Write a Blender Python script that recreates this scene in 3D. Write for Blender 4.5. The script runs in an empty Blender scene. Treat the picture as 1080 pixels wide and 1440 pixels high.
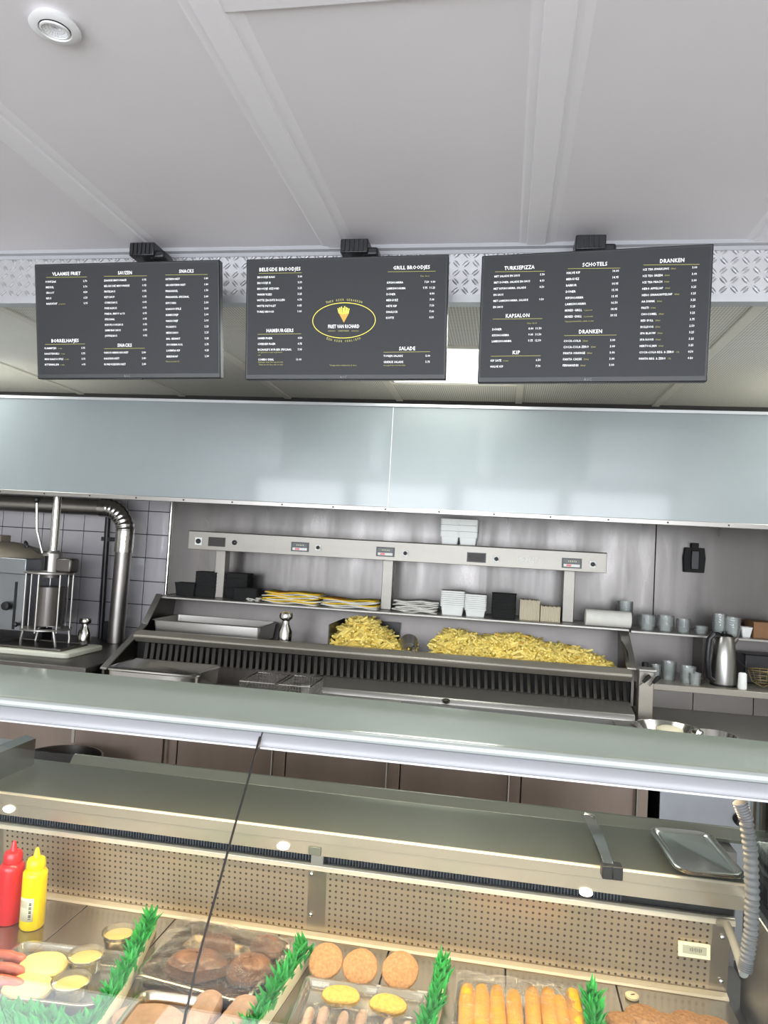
import bpy, bmesh, math, random
from mathutils import Vector, Matrix, Euler
random.seed(7)
R_ = random.Random(11)
PI = math.pi
SC = bpy.context.scene
COL = SC.collection

# ------------------------------------------------------------------ camera
FPX = 1010.0
dyv = Vector(((708-540)/FPX, -(776-720)/FPX, -1)).normalized()
hv = Vector((1, -.055, 0))
dxv = (hv - hv.dot(dyv)*dyv).normalized()
dzv = dxv.cross(dyv)
ROT = Matrix((dxv, dyv, dzv))            # camera -> world
CAM = Vector((0, 0, 1.6))
cd = bpy.data.cameras.new('camera'); cam = bpy.data.objects.new('camera', cd); COL.objects.link(cam)
cd.sensor_fit = 'VERTICAL'; cd.sensor_height = 36; cd.lens = 36*FPX/1440
cd.clip_start = .02
cam.matrix_world = Matrix.Translation(CAM) @ ROT.to_4x4()
SC.camera = cam

def ray(px, py): return ROT @ Vector(((px-540)/FPX, -(py-720)/FPX, -1))
def at(px, py, Y):                       # measured point of the photograph on the plane y = Y
    r = ray(px, py); return CAM + r*(Y/r.y)
def atz(px, py, Z):                      # ... on the plane z = Z
    r = ray(px, py); return CAM + r*((Z-1.6)/r.z)

# ------------------------------------------------------------------ light and exposure
w = bpy.data.worlds.new('world'); SC.world = w; w.use_nodes = True
w.node_tree.nodes['Background'].inputs[0].default_value = (.80, .88, 1, 1)
w.node_tree.nodes['Background'].inputs[1].default_value = 1.0
def area(name, loc, rot, sx, sy, power, col=(1, 1, 1), spread=None):
    l = bpy.data.lights.new(name, 'AREA'); l.shape = 'RECTANGLE'; l.size = sx; l.size_y = sy
    l.energy = power; l.color = col
    if spread: l.spread = spread
    o = bpy.data.objects.new(name, l); COL.objects.link(o); o.location = loc; o.rotation_euler = rot
    return o
WIN = [(-2.75, 1.2), (-1.35, 1.2), (.05, 1.2), (1.4, 1.2)]   # shop windows behind the customer: centre x, width
for (wx, ww) in WIN:
    area('daylight', (wx, -2.78, 1.5), (PI/2, 0, 0), ww, 1.8, 66, (.90, .94, 1))
area('kitchen_lamp_light', (1.76, 3.1, 2.425), (0, 0, 0), .6, .62, 26, (.95, 1, .93))  # unseen fill light added off frame right to brighten the kitchen
area('kitchen_lamp_light', (-2.97, 3.1, 2.425), (0, 0, 0), .6, .62, 16, (.95, 1, .95))  # same on the left: unseen, added to lift the kitchen light
area('kitchen_lamp_light', (-.29, 2.7, 2.425), (0, 0, 0), .6, .4, 10, (.95, 1, .93))  # boosts the lit ceiling panel; no fixture of its own
area('case_lamp_light', (-.33, 1.37, 1.213), (-.22, 0, 0), 1.55, .03, 10, (1, .77, .47))
SC.view_settings.view_transform = 'Standard'; SC.view_settings.look = 'None'
SC.view_settings.gamma = 1; SC.view_settings.use_curve_mapping = False
SC.view_settings.exposure = 0.10

# ------------------------------------------------------------------ materials
MATS = {}
def hexc(h):
    c = [int(h[i:i+2], 16)/255 for i in (0, 2, 4)]
    return tuple((x/12.92 if x <= .04045 else ((x+.055)/1.055)**2.4) for x in c)+(1,)
def mat(name, col, rough=.5, metal=0, coat=0, noise=0, nscale=8, emit=0, trans=0, stretch=None, bump=0, bscale=60, alpha=1, spec=None, rvar=0, ior=None):
    if name in MATS: return MATS[name]
    m = bpy.data.materials.new(name); m.use_nodes = True; nt = m.node_tree; b = nt.nodes['Principled BSDF']
    c = hexc(col) if isinstance(col, str) else tuple(col)+(1,)
    b.inputs['Base Color'].default_value = c
    b.inputs['Roughness'].default_value = rough; b.inputs['Metallic'].default_value = metal
    b.inputs['Coat Weight'].default_value = coat; b.inputs['Coat Roughness'].default_value = .08
    b.inputs['Transmission Weight'].default_value = trans; b.inputs['Alpha'].default_value = alpha
    if ior: b.inputs['IOR'].default_value = ior
    if spec is not None: b.inputs['Specular IOR Level'].default_value = spec
    if emit:
        b.inputs['Emission Color'].default_value = c; b.inputs['Emission Strength'].default_value = emit
    if noise or bump or rvar:
        tc = nt.nodes.new('ShaderNodeTexCoord'); mp = nt.nodes.new('ShaderNodeMapping')
        nt.links.new(tc.outputs['Object'], mp.inputs[0])
        if stretch: mp.inputs['Scale'].default_value = stretch
        if noise:
            n = nt.nodes.new('ShaderNodeTexNoise'); n.inputs['Scale'].default_value = nscale; n.inputs['Detail'].default_value = 5
            nt.links.new(mp.outputs[0], n.inputs['Vector'])
            r = nt.nodes.new('ShaderNodeMapRange'); r.inputs[1].default_value = .3; r.inputs[2].default_value = .7
            r.inputs[3].default_value = 1-noise; r.inputs[4].default_value = 1+noise*.6
            nt.links.new(n.outputs[0], r.inputs[0])
            x = nt.nodes.new('ShaderNodeVectorMath'); x.operation = 'SCALE'; x.inputs[0].default_value = c[:3]
            nt.links.new(r.outputs[0], x.inputs['Scale']); nt.links.new(x.outputs[0], b.inputs['Base Color'])
        if rvar:
            n3 = nt.nodes.new('ShaderNodeTexNoise'); n3.inputs['Scale'].default_value = 3; n3.inputs['Detail'].default_value = 6
            nt.links.new(mp.outputs[0], n3.inputs['Vector'])
            r3 = nt.nodes.new('ShaderNodeMapRange'); r3.inputs[1].default_value = .35; r3.inputs[2].default_value = .65
            r3.inputs[3].default_value = rough-rvar; r3.inputs[4].default_value = rough+rvar
            nt.links.new(n3.outputs[0], r3.inputs[0]); nt.links.new(r3.outputs[0], b.inputs['Roughness'])
        if bump:
            n2 = nt.nodes.new('ShaderNodeTexNoise'); n2.inputs['Scale'].default_value = bscale; n2.inputs['Detail'].default_value = 4
            nt.links.new(mp.outputs[0], n2.inputs['Vector'])
            bp = nt.nodes.new('ShaderNodeBump'); bp.inputs['Strength'].default_value = bump; bp.inputs['Distance'].default_value = .002
            nt.links.new(n2.outputs[0], bp.inputs['Height']); nt.links.new(bp.outputs[0], b.inputs['Normal'])
    MATS[name] = m; return m
def glassy(name, tint=(1, 1, 1), refl=.06, rough=.02, milk=0.0, milkcol=(1, 1, 1)):
    m = bpy.data.materials.new(name); m.use_nodes = True; nt = m.node_tree; nt.nodes.clear()
    o = nt.nodes.new('ShaderNodeOutputMaterial'); t = nt.nodes.new('ShaderNodeBsdfTransparent'); g = nt.nodes.new('ShaderNodeBsdfGlossy')
    t.inputs[0].default_value = tint+(1,); g.inputs['Roughness'].default_value = rough
    fr = nt.nodes.new('ShaderNodeFresnel'); fr.inputs[0].default_value = 1.45
    mr = nt.nodes.new('ShaderNodeMath'); mr.operation = 'MULTIPLY'; mr.inputs[1].default_value = refl/.04
    nt.links.new(fr.outputs[0], mr.inputs[0])
    mx = nt.nodes.new('ShaderNodeMixShader'); nt.links.new(mr.outputs[0], mx.inputs[0])
    if milk:
        d = nt.nodes.new('ShaderNodeBsdfDiffuse'); d.inputs[0].default_value = milkcol+(1,)
        mk = nt.nodes.new('ShaderNodeMixShader'); mk.inputs[0].default_value = milk
        nt.links.new(t.outputs[0], mk.inputs[1]); nt.links.new(d.outputs[0], mk.inputs[2]); nt.links.new(mk.outputs[0], mx.inputs[1])
    else: nt.links.new(t.outputs[0], mx.inputs[1])
    nt.links.new(g.outputs[0], mx.inputs[2]); nt.links.new(mx.outputs[0], o.inputs[0])
    MATS[name] = m; return m
def dots(name, col, hole, pitch, rad, axes, rough=.35, metal=1):
    """sheet metal or board with a fine square grid of punched holes"""
    m = bpy.data.materials.new(name); m.use_nodes = True; nt = m.node_tree; b = nt.nodes['Principled BSDF']
    tc = nt.nodes.new('ShaderNodeTexCoord'); sp = nt.nodes.new('ShaderNodeSeparateXYZ'); nt.links.new(tc.outputs['Object'], sp.inputs[0])
    outs = []
    for a in axes:
        d = nt.nodes.new('ShaderNodeMath'); d.operation = 'DIVIDE'; d.inputs[1].default_value = pitch
        nt.links.new(sp.outputs[a], d.inputs[0])
        fl = nt.nodes.new('ShaderNodeMath'); fl.operation = 'FLOORED_MODULO'; fl.inputs[1].default_value = 1; nt.links.new(d.outputs[0], fl.inputs[0])
        s = nt.nodes.new('ShaderNodeMath'); s.operation = 'SUBTRACT'; s.inputs[1].default_value = .5; nt.links.new(fl.outputs[0], s.inputs[0])
        p = nt.nodes.new('ShaderNodeMath'); p.operation = 'POWER'; p.inputs[1].default_value = 2; nt.links.new(s.outputs[0], p.inputs[0])
        outs.append(p)
    ad = nt.nodes.new('ShaderNodeMath'); nt.links.new(outs[0].outputs[0], ad.inputs[0]); nt.links.new(outs[1].outputs[0], ad.inputs[1])
    lt = nt.nodes.new('ShaderNodeMath'); lt.operation = 'LESS_THAN'; lt.inputs[1].default_value = (rad/pitch)**2; nt.links.new(ad.outputs[0], lt.inputs[0])
    mx = nt.nodes.new('ShaderNodeMix'); mx.data_type = 'RGBA'; nt.links.new(lt.outputs[0], mx.inputs[0])
    mx.inputs[6].default_value = hexc(col); mx.inputs[7].default_value = hexc(hole)
    nt.links.new(mx.outputs[2], b.inputs['Base Color'])
    mt = nt.nodes.new('ShaderNodeMath'); mt.operation = 'MULTIPLY_ADD'; mt.inputs[1].default_value = -metal; mt.inputs[2].default_value = metal
    nt.links.new(lt.outputs[0], mt.inputs[0]); nt.links.new(mt.outputs[0], b.inputs['Metallic'])
    b.inputs['Roughness'].default_value = rough
    MATS[name] = m; return m

mat('white_panel', 'd5d1d3', .5, coat=.1, noise=.03, nscale=2)
mat('batten_white', 'dbd8da', .45)
mat('kitchen_batten', 'dedbd2', .5)
mat('kitchen_smooth', 'e6e5df', .5, noise=.03)
dots('kitchen_perforated', 'e6e5df', 'aaa8a2', .011, .0036, (0, 1), .6, 0)
mat('trim_grey', 'a3a3a6', .5)
mat('alu', 'c9cacd', .38, .7, noise=.05)
mat('alu_plate', 'd2d2d4', .36, .85, noise=.05)
mat('steel', '9f9c98', .34, .8, noise=.08, nscale=3, stretch=(1, 1, 6))
mat('steel_wall', '6e6b69', .34, .92, noise=.22, nscale=1.6, stretch=(2.2, 1, .35), rvar=.10, bump=.5, bscale=2.5)
mat('steel_dark', '6f6b68', .38, 1, noise=.15, nscale=4, rvar=.08)
mat('steel_bright', 'cfcdc8', .18, 1, bump=.05, bscale=20)
mat('steel_work', '74776c', .30, .6, noise=.05, nscale=5)
mat('steel_warm', 'b5ab9a', .28, .85, noise=.06, nscale=3)
mat('lip_steel', 'd0c7b4', .35, .5)
dots('perforated_steel', 'bfb099', '40382f', .0134, .0027, (0, 2), .38, .75)
mat('foil', 'bdbab6', .25, 1, bump=.9, bscale=45)
mat('duct', 'a8a39f', .42, 1, bump=.3, bscale=18, noise=.1)
mat('opal', '8a9294', .30, coat=.6, noise=.05, nscale=3)
mat('tile', 'b9b6ba', .12, coat=.6, noise=.04, nscale=3)
mat('grout', '3a3838', .9)
mat('black', '18181a', .4)
mat('matte_black', '151515', .8)
mat('black_plastic', '1c1c1f', .35)
mat('bezel', '1b1c1e', .4)
mat('dark_void', '201f1e', .8)
mat('fin', '3f3b38', .5, .4, noise=.25, nscale=9)
mat('counter_top', 'a9b1a3', .14, coat=.25, noise=.03)
mat('fascia', '97979b', .35, coat=.2)
mat('seal', '22201d', .5)
mat('display_floor', '958c80', .2, .8, noise=.06)
mat('screen_grey', '222326', .5, emit=.45, spec=.3)
mat('mark_grey', '8a8a8c', .5)
mat('screen_text', 'e6e6e6', .5, emit=.72)
mat('screen_gold', 'a09a55', .5, emit=.5)
mat('screen_yellow', 'd8cc4a', .5, emit=.6)
mat('screen_cone', 'b98a35', .5, emit=.55)
mat('lamp_white', (.97, 1, .94), .5, emit=4)
mat('led', (1, .93, .8), .5, emit=6)  # glow for the painted-in reflections of the case lamps
mat('floor_tile', 'a5a19d', .35, noise=.1)
mat('plaster', 'c9c6c0', .7)
mat('frame_white', 'd8d8d8', .4)
mat('reflector_white', 'e9eaee', .3, .3)
mat('foam', 'f6f8f5', .6, noise=.02)
mat('foam_cream', 'dcd2b8', .65, noise=.05)
mat('paper', 'e6e5df', .8, noise=.05, nscale=20)
mat('paper_yellow', 'eec832', .7)
mat('paper_orange', 'dd9328', .7)
mat('napkin', 'cfcdc4', .85, noise=.15, nscale=40)
mat('fry', 'f6e080', .55, noise=.18, nscale=14, spec=.5)
mat('fry_dark', 'e6c25a', .55, noise=.2, nscale=14)
mat('cardboard', '8f6a4a', .8, noise=.08)
mat('red_plastic', 'd4252c', .35, coat=.3)
mat('yellow_plastic', 'f2d600', .35, coat=.3)
mat('label_paper', 'd9d5b8', .6)
mat('ink', '4a4744', .7)
mat('parsley', '30a548', .45, noise=.35, nscale=30)
mat('cream_sauce', 'e8d68e', .4, noise=.05)
mat('tub_plastic', 'cfcab0', .3, trans=.0)
mat('crumb', 'b3875c', .85, noise=.28, nscale=160, bump=1, bscale=300)
mat('crumb_dark', '9f7750', .85, noise=.3, nscale=150, bump=1, bscale=300)
mat('crumb_yellow', 'cba650', .75, noise=.2, nscale=140, bump=1, bscale=260)
mat('meat_brown', '7a5640', .5, coat=.2, noise=.35, nscale=30, bump=1, bscale=70)
mat('meat_light', '957862', .6, noise=.25, nscale=45, bump=1, bscale=90)
mat('sausage', 'bfa495', .45, coat=.2, noise=.12, nscale=40)
mat('sausage_red', 'b5604c', .45, coat=.2, noise=.2, nscale=40)
mat('corn', 'dfab20', .5, noise=.15, nscale=120, bump=1, bscale=220)
mat('hose_grey', '6c6d6f', .5)
mat('sticker', 'e0dab9', .6)
mat('cutting_board', 'd3d3c3', .5)
mat('beige_lid', '8c8474', .5, noise=.1)
mat('steel_door', '94857a', .45, .45, noise=.12, nscale=2.5, stretch=(3, 1, .6), rvar=.06)
mat('steel_cheek', '57534f', .42, 1, noise=.1)
mat('steel_lilac', '7c7876', .42, .85, noise=.06)
mat('steel_rail', '9c968c', .32, .5, noise=.08, nscale=3)
mat('steel_ctrl', '96928b', .42, .7, noise=.07, nscale=3, stretch=(.6, 1, 4))
mat('steel_cool', '9a9da2', .36, 1, noise=.07)
mat('steel_kettle', 'a7a5a2', .30, 1, noise=.1, stretch=(8, 8, .2))
mat('lcd', '35403c', .3)
mat('brass_wire', '8f7f55', .4, .8)
mat('nosing', 'b4bab6', .2, coat=.2)
mat('counter_edge', 'e9eeec', .12, coat=.5)
mat('grille_blue', '3d434c', .5, .3)
mat('steel_pale', 'b9bab4', .24, 1, noise=.06, nscale=4)
mat('steel_tray_warm', 'c9bea8', .22, 1, noise=.05)
mat('label_grey', 'a8a68f', .5)
mat('hose_pale', '858582', .5)
glassy('clear_tub', (.93, .93, .90), .10, .08, .16, (.85, .84, .78))
glassy('film_lid', (.97, .96, .92), .06, .12, .05, (.9, .88, .8))
glassy('glass', (.97, .985, .975), .022)
glassy('glass_side', (.86, .92, .88), .06)
glassy('film', (.985, .98, .97), .07, .10)
glassy('cup_plastic', (.93, .96, .95), .08, .1, .20, (.95, .98, .97))
nt = MATS['film'].node_tree; g_ = [n for n in nt.nodes if n.type == 'BSDF_GLOSSY'][0]
tc = nt.nodes.new('ShaderNodeTexCoord'); mp = nt.nodes.new('ShaderNodeMapping'); mp.inputs['Scale'].default_value = (1, 3, 1); mp.inputs['Rotation'].default_value = (0, 0, .5); nt.links.new(tc.outputs['Object'], mp.inputs[0])
nz = nt.nodes.new('ShaderNodeTexNoise'); nz.inputs['Scale'].default_value = 45; nz.inputs['Detail'].default_value = 5; nz.inputs['Distortion'].default_value = 1.5; nt.links.new(mp.outputs[0], nz.inputs['Vector'])
bp_ = nt.nodes.new('ShaderNodeBump'); bp_.inputs['Strength'].default_value = 1; bp_.inputs['Distance'].default_value = .012; nt.links.new(nz.outputs[0], bp_.inputs['Height'])
nt.links.new(bp_.outputs[0], g_.inputs['Normal'])
glassy('acrylic', (.93, .96, .95), .06, .03, .10, (.85, .88, .9))

# ------------------------------------------------------------------ mesh kit
class MB:
    def __init__(s): s.v = []; s.f = []; s.off = []
    def add(s, vs, fs, mtx=None):
        n = len(s.v)
        for p in vs:
            p = Vector(p); s.v.append(mtx @ p if mtx else p)
        s.f += [tuple(i+n for i in f) for f in fs]; return s
    def box(s, c, d, rot=None):
        hx, hy, hz = d[0]/2, d[1]/2, d[2]/2
        vs = [(x, y, z) for x in (-hx, hx) for y in (-hy, hy) for z in (-hz, hz)]
        fs = [(0, 1, 3, 2), (4, 6, 7, 5), (0, 4, 5, 1), (2, 3, 7, 6), (0, 2, 6, 4), (1, 5, 7, 3)]
        m = Matrix.Translation(Vector(c))
        if rot: m = m @ Euler(rot).to_matrix().to_4x4()
        return s.add(vs, fs, m)
    def bx(s, x0, x1, y0, y1, z0, z1): return s.box(((x0+x1)/2, (y0+y1)/2, (z0+z1)/2), (abs(x1-x0), abs(y1-y0), abs(z1-z0)))
    def loft(s, rings, closed=True, cap=True):
        n = len(rings[0]); vs = [p for r in rings for p in r]; fs = []
        for i in range(len(rings)-1):
            for j in range(n if closed else n-1):
                k = (j+1) % n; fs.append((i*n+j, i*n+k, (i+1)*n+k, (i+1)*n+j))
        if cap: fs += [tuple(reversed(range(n))), tuple((len(rings)-1)*n+j for j in range(n))]
        return s.add(vs, fs)
    def tube(s, pts, r, n=10, cap=True):
        pts = [Vector(p) for p in pts]; rr = r if isinstance(r, (list, tuple)) else [r]*len(pts); rings = []
        up = Vector((0, 0, 1)); prev = None
        for i, p in enumerate(pts):
            t = (pts[min(i+1, len(pts)-1)]-pts[max(i-1, 0)]).normalized()
            if prev is None:
                a = t.cross(up) if abs(t.dot(up)) < .95 else t.cross(Vector((1, 0, 0)))
            else: a = prev - t*prev.dot(t)
            a.normalize(); prev = a; b = t.cross(a)
            rings.append([p+(a*math.cos(2*PI*k/n)+b*math.sin(2*PI*k/n))*rr[i] for k in range(n)])
        return s.loft(rings, True, cap)
    def lathe(s, prof, c=(0, 0, 0), n=24, mtx=None, cap=True, sx=1, sy=1):
        rings = [[Vector((r*math.cos(2*PI*k/n)*sx, r*math.sin(2*PI*k/n)*sy, z)) for k in range(n)] for r, z in prof]
        m = (Matrix.Translation(Vector(c)) @ mtx) if mtx else Matrix.Translation(Vector(c))
        return s.loft([[m @ p for p in r] for r in rings], True, cap)
    def prism(s, prof, x0, x1):          # prof: list of (y,z), extruded along x
        return s.loft([[Vector((x0, y, z)) for y, z in prof], [Vector((x1, y, z)) for y, z in prof]])
    def rrect(s, cx, cy, w, d, r, prof, rot=0, z0=0, tilt=None):
        """loft of rounded rectangles: prof = [(inset, z)]"""
        rings = []
        for ins, z in prof:
            ring = []; ww, dd, r2 = w/2-ins, d/2-ins, max(r-ins, .001)
            for (sx, sy, a0) in ((1, 1, 0), (-1, 1, 90), (-1, -1, 180), (1, -1, 270)):
                for k in range(5):
                    a = math.radians(a0+k*22.5); ring.append(Vector((sx*(ww-r2)+r2*math.cos(a), sy*(dd-r2)+r2*math.sin(a), z)))
            rings.append(ring)
        m = Matrix.Translation((cx, cy, z0)) @ Matrix.Rotation(rot, 4, 'Z')
        if tilt: m = m @ Euler(tilt).to_matrix().to_4x4()
        return s.loft([[m @ p for p in r_] for r_ in rings])
    def build(s, name, m, parent=None, bev=0, smooth=True, solid=0, sub=0, origin=None, kind=None):
        xs = [p.x for p in s.v]; ys = [p.y for p in s.v]; zs = [p.z for p in s.v]
        o0 = Vector(origin) if origin is not None else Vector(((min(xs)+max(xs))/2, (min(ys)+max(ys))/2, min(zs)))
        me = bpy.data.meshes.new(name); me.from_pydata([p-o0 for p in s.v], [], s.f); me.validate(); me.update()
        bm = bmesh.new(); bm.from_mesh(me); bmesh.ops.recalc_face_normals(bm, faces=bm.faces); bm.to_mesh(me); bm.free()
        if smooth:
            me.polygons.foreach_set('use_smooth', [True]*len(me.polygons)); me.set_sharp_from_angle(angle=math.radians(38))
        me.materials.append(MATS[m]); o = bpy.data.objects.new(name, me); COL.objects.link(o)
        if parent is not None:
            o.parent = parent; o.location = o0 - WP(parent)
        else: o.location = o0
        if bev:
            b = o.modifiers.new('b', 'BEVEL'); b.width = bev; b.segments = 2; b.limit_method = 'ANGLE'; b.angle_limit = math.radians(40)
        if solid:
            q = o.modifiers.new('s', 'SOLIDIFY'); q.thickness = solid; q.offset = 0
        if sub:
            q = o.modifiers.new('s', 'SUBSURF'); q.levels = sub; q.render_levels = sub
        if kind: o['kind'] = kind
        return o
def WP(o):
    p = Vector(o.location)
    while o.parent is not None: o = o.parent; p += Vector(o.location)
    return p
def tag(o, label=None, cat=None, group=None, kind=None):
    if label: o['label'] = label
    if cat: o['category'] = cat
    if group: o['group'] = group
    if kind: o['kind'] = kind
    return o
def thing(name, loc, label, cat, group=None):
    o = bpy.data.objects.new(name, None); o.empty_display_size = .05; COL.objects.link(o); o.location = Vector(loc)
    return tag(o, label, cat, group)
def copy_tree(o, parent=None):
    c = o.copy(); COL.objects.link(c)
    if parent is not None: c.parent = parent
    for ch in list(o.children): copy_tree(ch, c)
    return c
def B(x0, x1, y0, y1, z0, z1): return MB().bx(x0, x1, y0, y1, z0, z1)
def S(o, kind='structure'): o['kind'] = kind; return o

# ------------------------------------------------------------------ the room
ZC, YP, ZK, YB = 2.54, 2.19, 2.44, 4.05
XL, XR, YF = -3.5, 2.1, -2.95
S(B(XL, XR, YF, YB+.1, -.06, 0).build('floor', 'floor_tile'))
S(B(XL-.1, XL, YF, YB+.1, 0, 2.7).build('wall_left', 'plaster'))
S(B(XR, XR+.1, YF, YB+.1, 0, 2.7).build('wall_right', 'plaster'))
# front wall with shop windows (behind the customer)
wf = MB(); wf.bx(XL, XR, YF-.1, YF, 0, .6); wf.bx(XL, XR, YF-.1, YF, 2.42, 2.7)
e = XL
for (wx, ww) in WIN: wf.bx(e, wx-ww/2, YF-.1, YF, .6, 2.42); e = wx+ww/2
wf.bx(e, XR, YF-.1, YF, .6, 2.42); S(wf.build('wall_front', 'plaster'))
for i, (wx, ww) in enumerate(WIN):
    g = S(B(wx-ww/2, wx+ww/2, YF-.06, YF-.052, .6, 2.42).build('window_%d' % (i+1), 'glass'))
    fm = MB()
    for a in (-ww/2, ww/2-.05): fm.bx(wx+a, wx+a+.05, YF-.08, YF, .6, 2.42)
    for z in (.6, 2.0, 2.37): fm.bx(wx-ww/2, wx+ww/2, YF-.08, YF, z, z+.05)
    fm.build('window_frame', 'frame_white', g)
# front ceiling: white panels and battens
ceil = S(B(XL, XR, YF, YP, ZC+.012, ZC+.06).build('ceiling', 'white_panel'))
bat = [-2.48, -1.845, -1.21, -.562, .055, .70, 1.34]
edges = [XL]+bat+[XR]
YCR = atz(440, -2, ZC).y
for i in range(len(edges)-1):
    a, b = edges[i]+.004, edges[i+1]-.004
    if abs(edges[i]+.562) < .01:
        B(a, b, YCR, YP-.005, ZC, ZC+.012).build('ceiling_panel', 'white_panel', ceil, bev=.003)
        B(a, b, YF, YCR-.01, ZC+.004, ZC+.012).build('ceiling_panel', 'white_panel', ceil, bev=.003)
        B(a+.02, b-.02, YCR-.035, YCR+.012, ZC-.006, ZC+.0).build('ceiling_batten', 'batten_white', ceil, bev=.003)
    else:
        B(a, b, YF, YP-.005, ZC, ZC+.012).build('ceiling_panel', 'white_panel', ceil, bev=.003)
for x in bat:
    # flat batten with rolled shoulders
    prof = [(-.052, 0), (-.046, -.003), (-.030, -.003), (-.027, -.009), (.025, -.009), (.028, -.003), (.040, -.003), (.058, 0)]
    m = MB(); m.loft([[Vector((x+px, y, ZC+pz)) for px, pz in prof] for y in (YF, YP-.008)])
    m.build('ceiling_batten', 'batten_white', ceil, smooth=False)
# kitchen ceiling
kc = S(B(XL, XR, YP+.02, YB, ZK+.014, ZK+.05).build('ceiling', 'dark_void'))
kb = [-3.30, -2.63, -1.96, -1.295, -.628, .045, .775, 1.45]
ke = [XL]+kb+[XR]
for i in range(len(ke)-1):
    a, b = ke[i], ke[i+1]
    mt = 'kitchen_smooth' if i == 2 else 'kitchen_perforated'
    segs = [(YP+.02, 2.95), (3.63, YB)] if abs(a+.628) < .01 else [(YP+.02, YB)]
    for (y0, y1) in segs: B(a, b, y0, y1, ZK, ZK+.014).build('ceiling_panel', mt, kc)
for x in kb: B(x-.019, x+.019, YP+.02, YB, ZK-.009, ZK+.001).build('ceiling_batten', 'kitchen_batten', kc, bev=.002)
for y in (2.95, 3.63): B(-.608, .026, y-.014, y+.014, ZK-.007, ZK+.001).build('ceiling_batten', 'kitchen_batten', kc, bev=.002)
lp = thing('ceiling_light', (-.29, 3.29, ZK), 'lit square white ceiling light panel above the kitchen, between two menu screens', 'ceiling light')
fr = MB()
for (a, b, c, d) in ((-.608, -.59, 2.964, 3.616), (.008, .026, 2.964, 3.616), (-.59, .008, 2.964, 2.98), (-.59, .008, 3.6, 3.616)): fr.bx(a, b, c, d, ZK-.003, ZK+.02)
fr.build('frame', 'kitchen_batten', lp)
B(-.59, .008, 2.98, 3.60, ZK+.004, ZK+.012).build('diffuser', 'lamp_white', lp)

# bulkhead between the two ceilings: aluminium tread plate
bk = S(B(XL, XR, YP, YP+.02, ZC-.165, ZC+.012).build('trim_1', 'alu_plate'))
tr = MB()
pz = .0165
nx = int((XR-XL)/.030)
for i in range(nx):
    for j in range(5):
        x = XL+.015+i*.030; z = ZC-.028-j*.0285
        a = math.radians(42) if (i+j) % 2 == 0 else math.radians(-48)
        for dd in ((-.0035, .0035)):
            ox, oz = -math.sin(a)*dd, math.cos(a)*dd
            L, W = .0135, .0030
            ca, sa = math.cos(a), math.sin(a)
            P = lambda u, v, h: (x+ox+u*ca-v*sa, YP-h, z+oz+u*sa+v*ca)
            tr.add([P(-L, 0, 0), P(-L*.4, -W, 0), P(L*.4, -W, 0), P(L, 0, 0), P(L*.4, W, 0), P(-L*.4, W, 0), P(-L*.55, 0, .0032), P(L*.55, 0, .0032)],
                   [(0, 1, 6), (1, 2, 7, 6), (2, 3, 7), (3, 4, 7), (4, 5, 6, 7), (5, 0, 6)])
tr.build('tread_pattern', 'alu_plate', bk, kind='stuff', smooth=False)
t2 = MB(); t2.prism([(YP-.02, ZC), (YP-.02, ZC-.012), (YP-.004, ZC-.014), (YP-.004, ZC-.026), (YP, ZC-.026), (YP, ZC)], XL, XR)
S(t2.build('trim_2', 'trim_grey', smooth=False))
t3 = MB(); t3.prism([(YP-.012, ZC-.158), (YP-.012, ZC-.182), (YP+.03, ZC-.182), (YP+.03, ZC-.176), (YP-.002, ZC-.172), (YP-.002, ZC-.158)], XL, XR)
S(t3.build('trim_3', 'alu', smooth=False))

# back wall: tiles on the left, steel sheets on the right
wb = S(B(XL, XR, YB, YB+.1, 0, 2.7).build('wall_back', 'grout'))
XS = -1.975
tw, th = .139, .1405
tmesh = None
for i in range(11):
    for j in range(9):
        x1 = XS-.012-i*tw; x0 = x1-tw+.0045
        z1 = 1.865-j*th; z0 = z1-th+.0045
        if x0 < XL: continue
        if tmesh is None:
            t0 = B(x0, x1, YB-.009, YB, z0, z1).build('tile', 'tile', wb, bev=.0015); tmesh = t0; base = Vector(t0.location); bx0, bz0 = x0, z0
        else:
            c = tmesh.copy(); COL.objects.link(c); c.location = base+Vector((x0-bx0, 0, z0-bz0))
            c.rotation_euler = (R_.uniform(-.006, .006), 0, R_.uniform(-.006, .006))
for (a, b) in ((XS, -.106), (-.103, .80), (.803, XR)):
    B(a, b, YB-.012, YB, .5, 2.2).build('steel_panel', 'steel_wall', wb, bev=.002)
B(-.125, -.085, YB-.015, YB-.012, .9, 2.2).build('joint_strip', 'steel_wall', wb)
MB().tube([(XS, YB-.012, .6), (XS, YB-.012, 2.2)], .011, 12).build('edge_trim', 'steel_bright', wb)

# exhaust hood faced with unlit opal boards
YO = 3.3
hood = thing('extractor_hood', ((XL+XR)/2, YO, 1.75), 'long extractor hood faced with unlit opal white boards', 'extractor hood')
zt0, zb0 = 2.262, 1.760
B(XL+.01, -.541, YO, YO+.012, zb0+.012, zt0-.01).build('opal_board', 'opal', hood, bev=.001)
B(-.539, 1.15, YO, YO+.012, zb0+.012, zt0-.01).build('opal_board', 'opal', hood, bev=.001)
B(1.152, XR-.01, YO, YO+.012, zb0+.012, zt0-.01).build('opal_board', 'opal', hood, bev=.001)
B(-.5415, -.5385, YO-.002, YO+.001, zb0+.012, zt0-.01).build('joint_strip', 'frame_white', hood)
B(XL+.01, XR-.01, YO-.008, YO+.02, zt0-.012, zt0+.002).build('rail', 'alu', hood, bev=.001)
B(XL+.01, XR-.01, YO-.010, YO+.03, zb0-.004, zb0+.018).build('rail', 'steel', hood, bev=.002)
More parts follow.
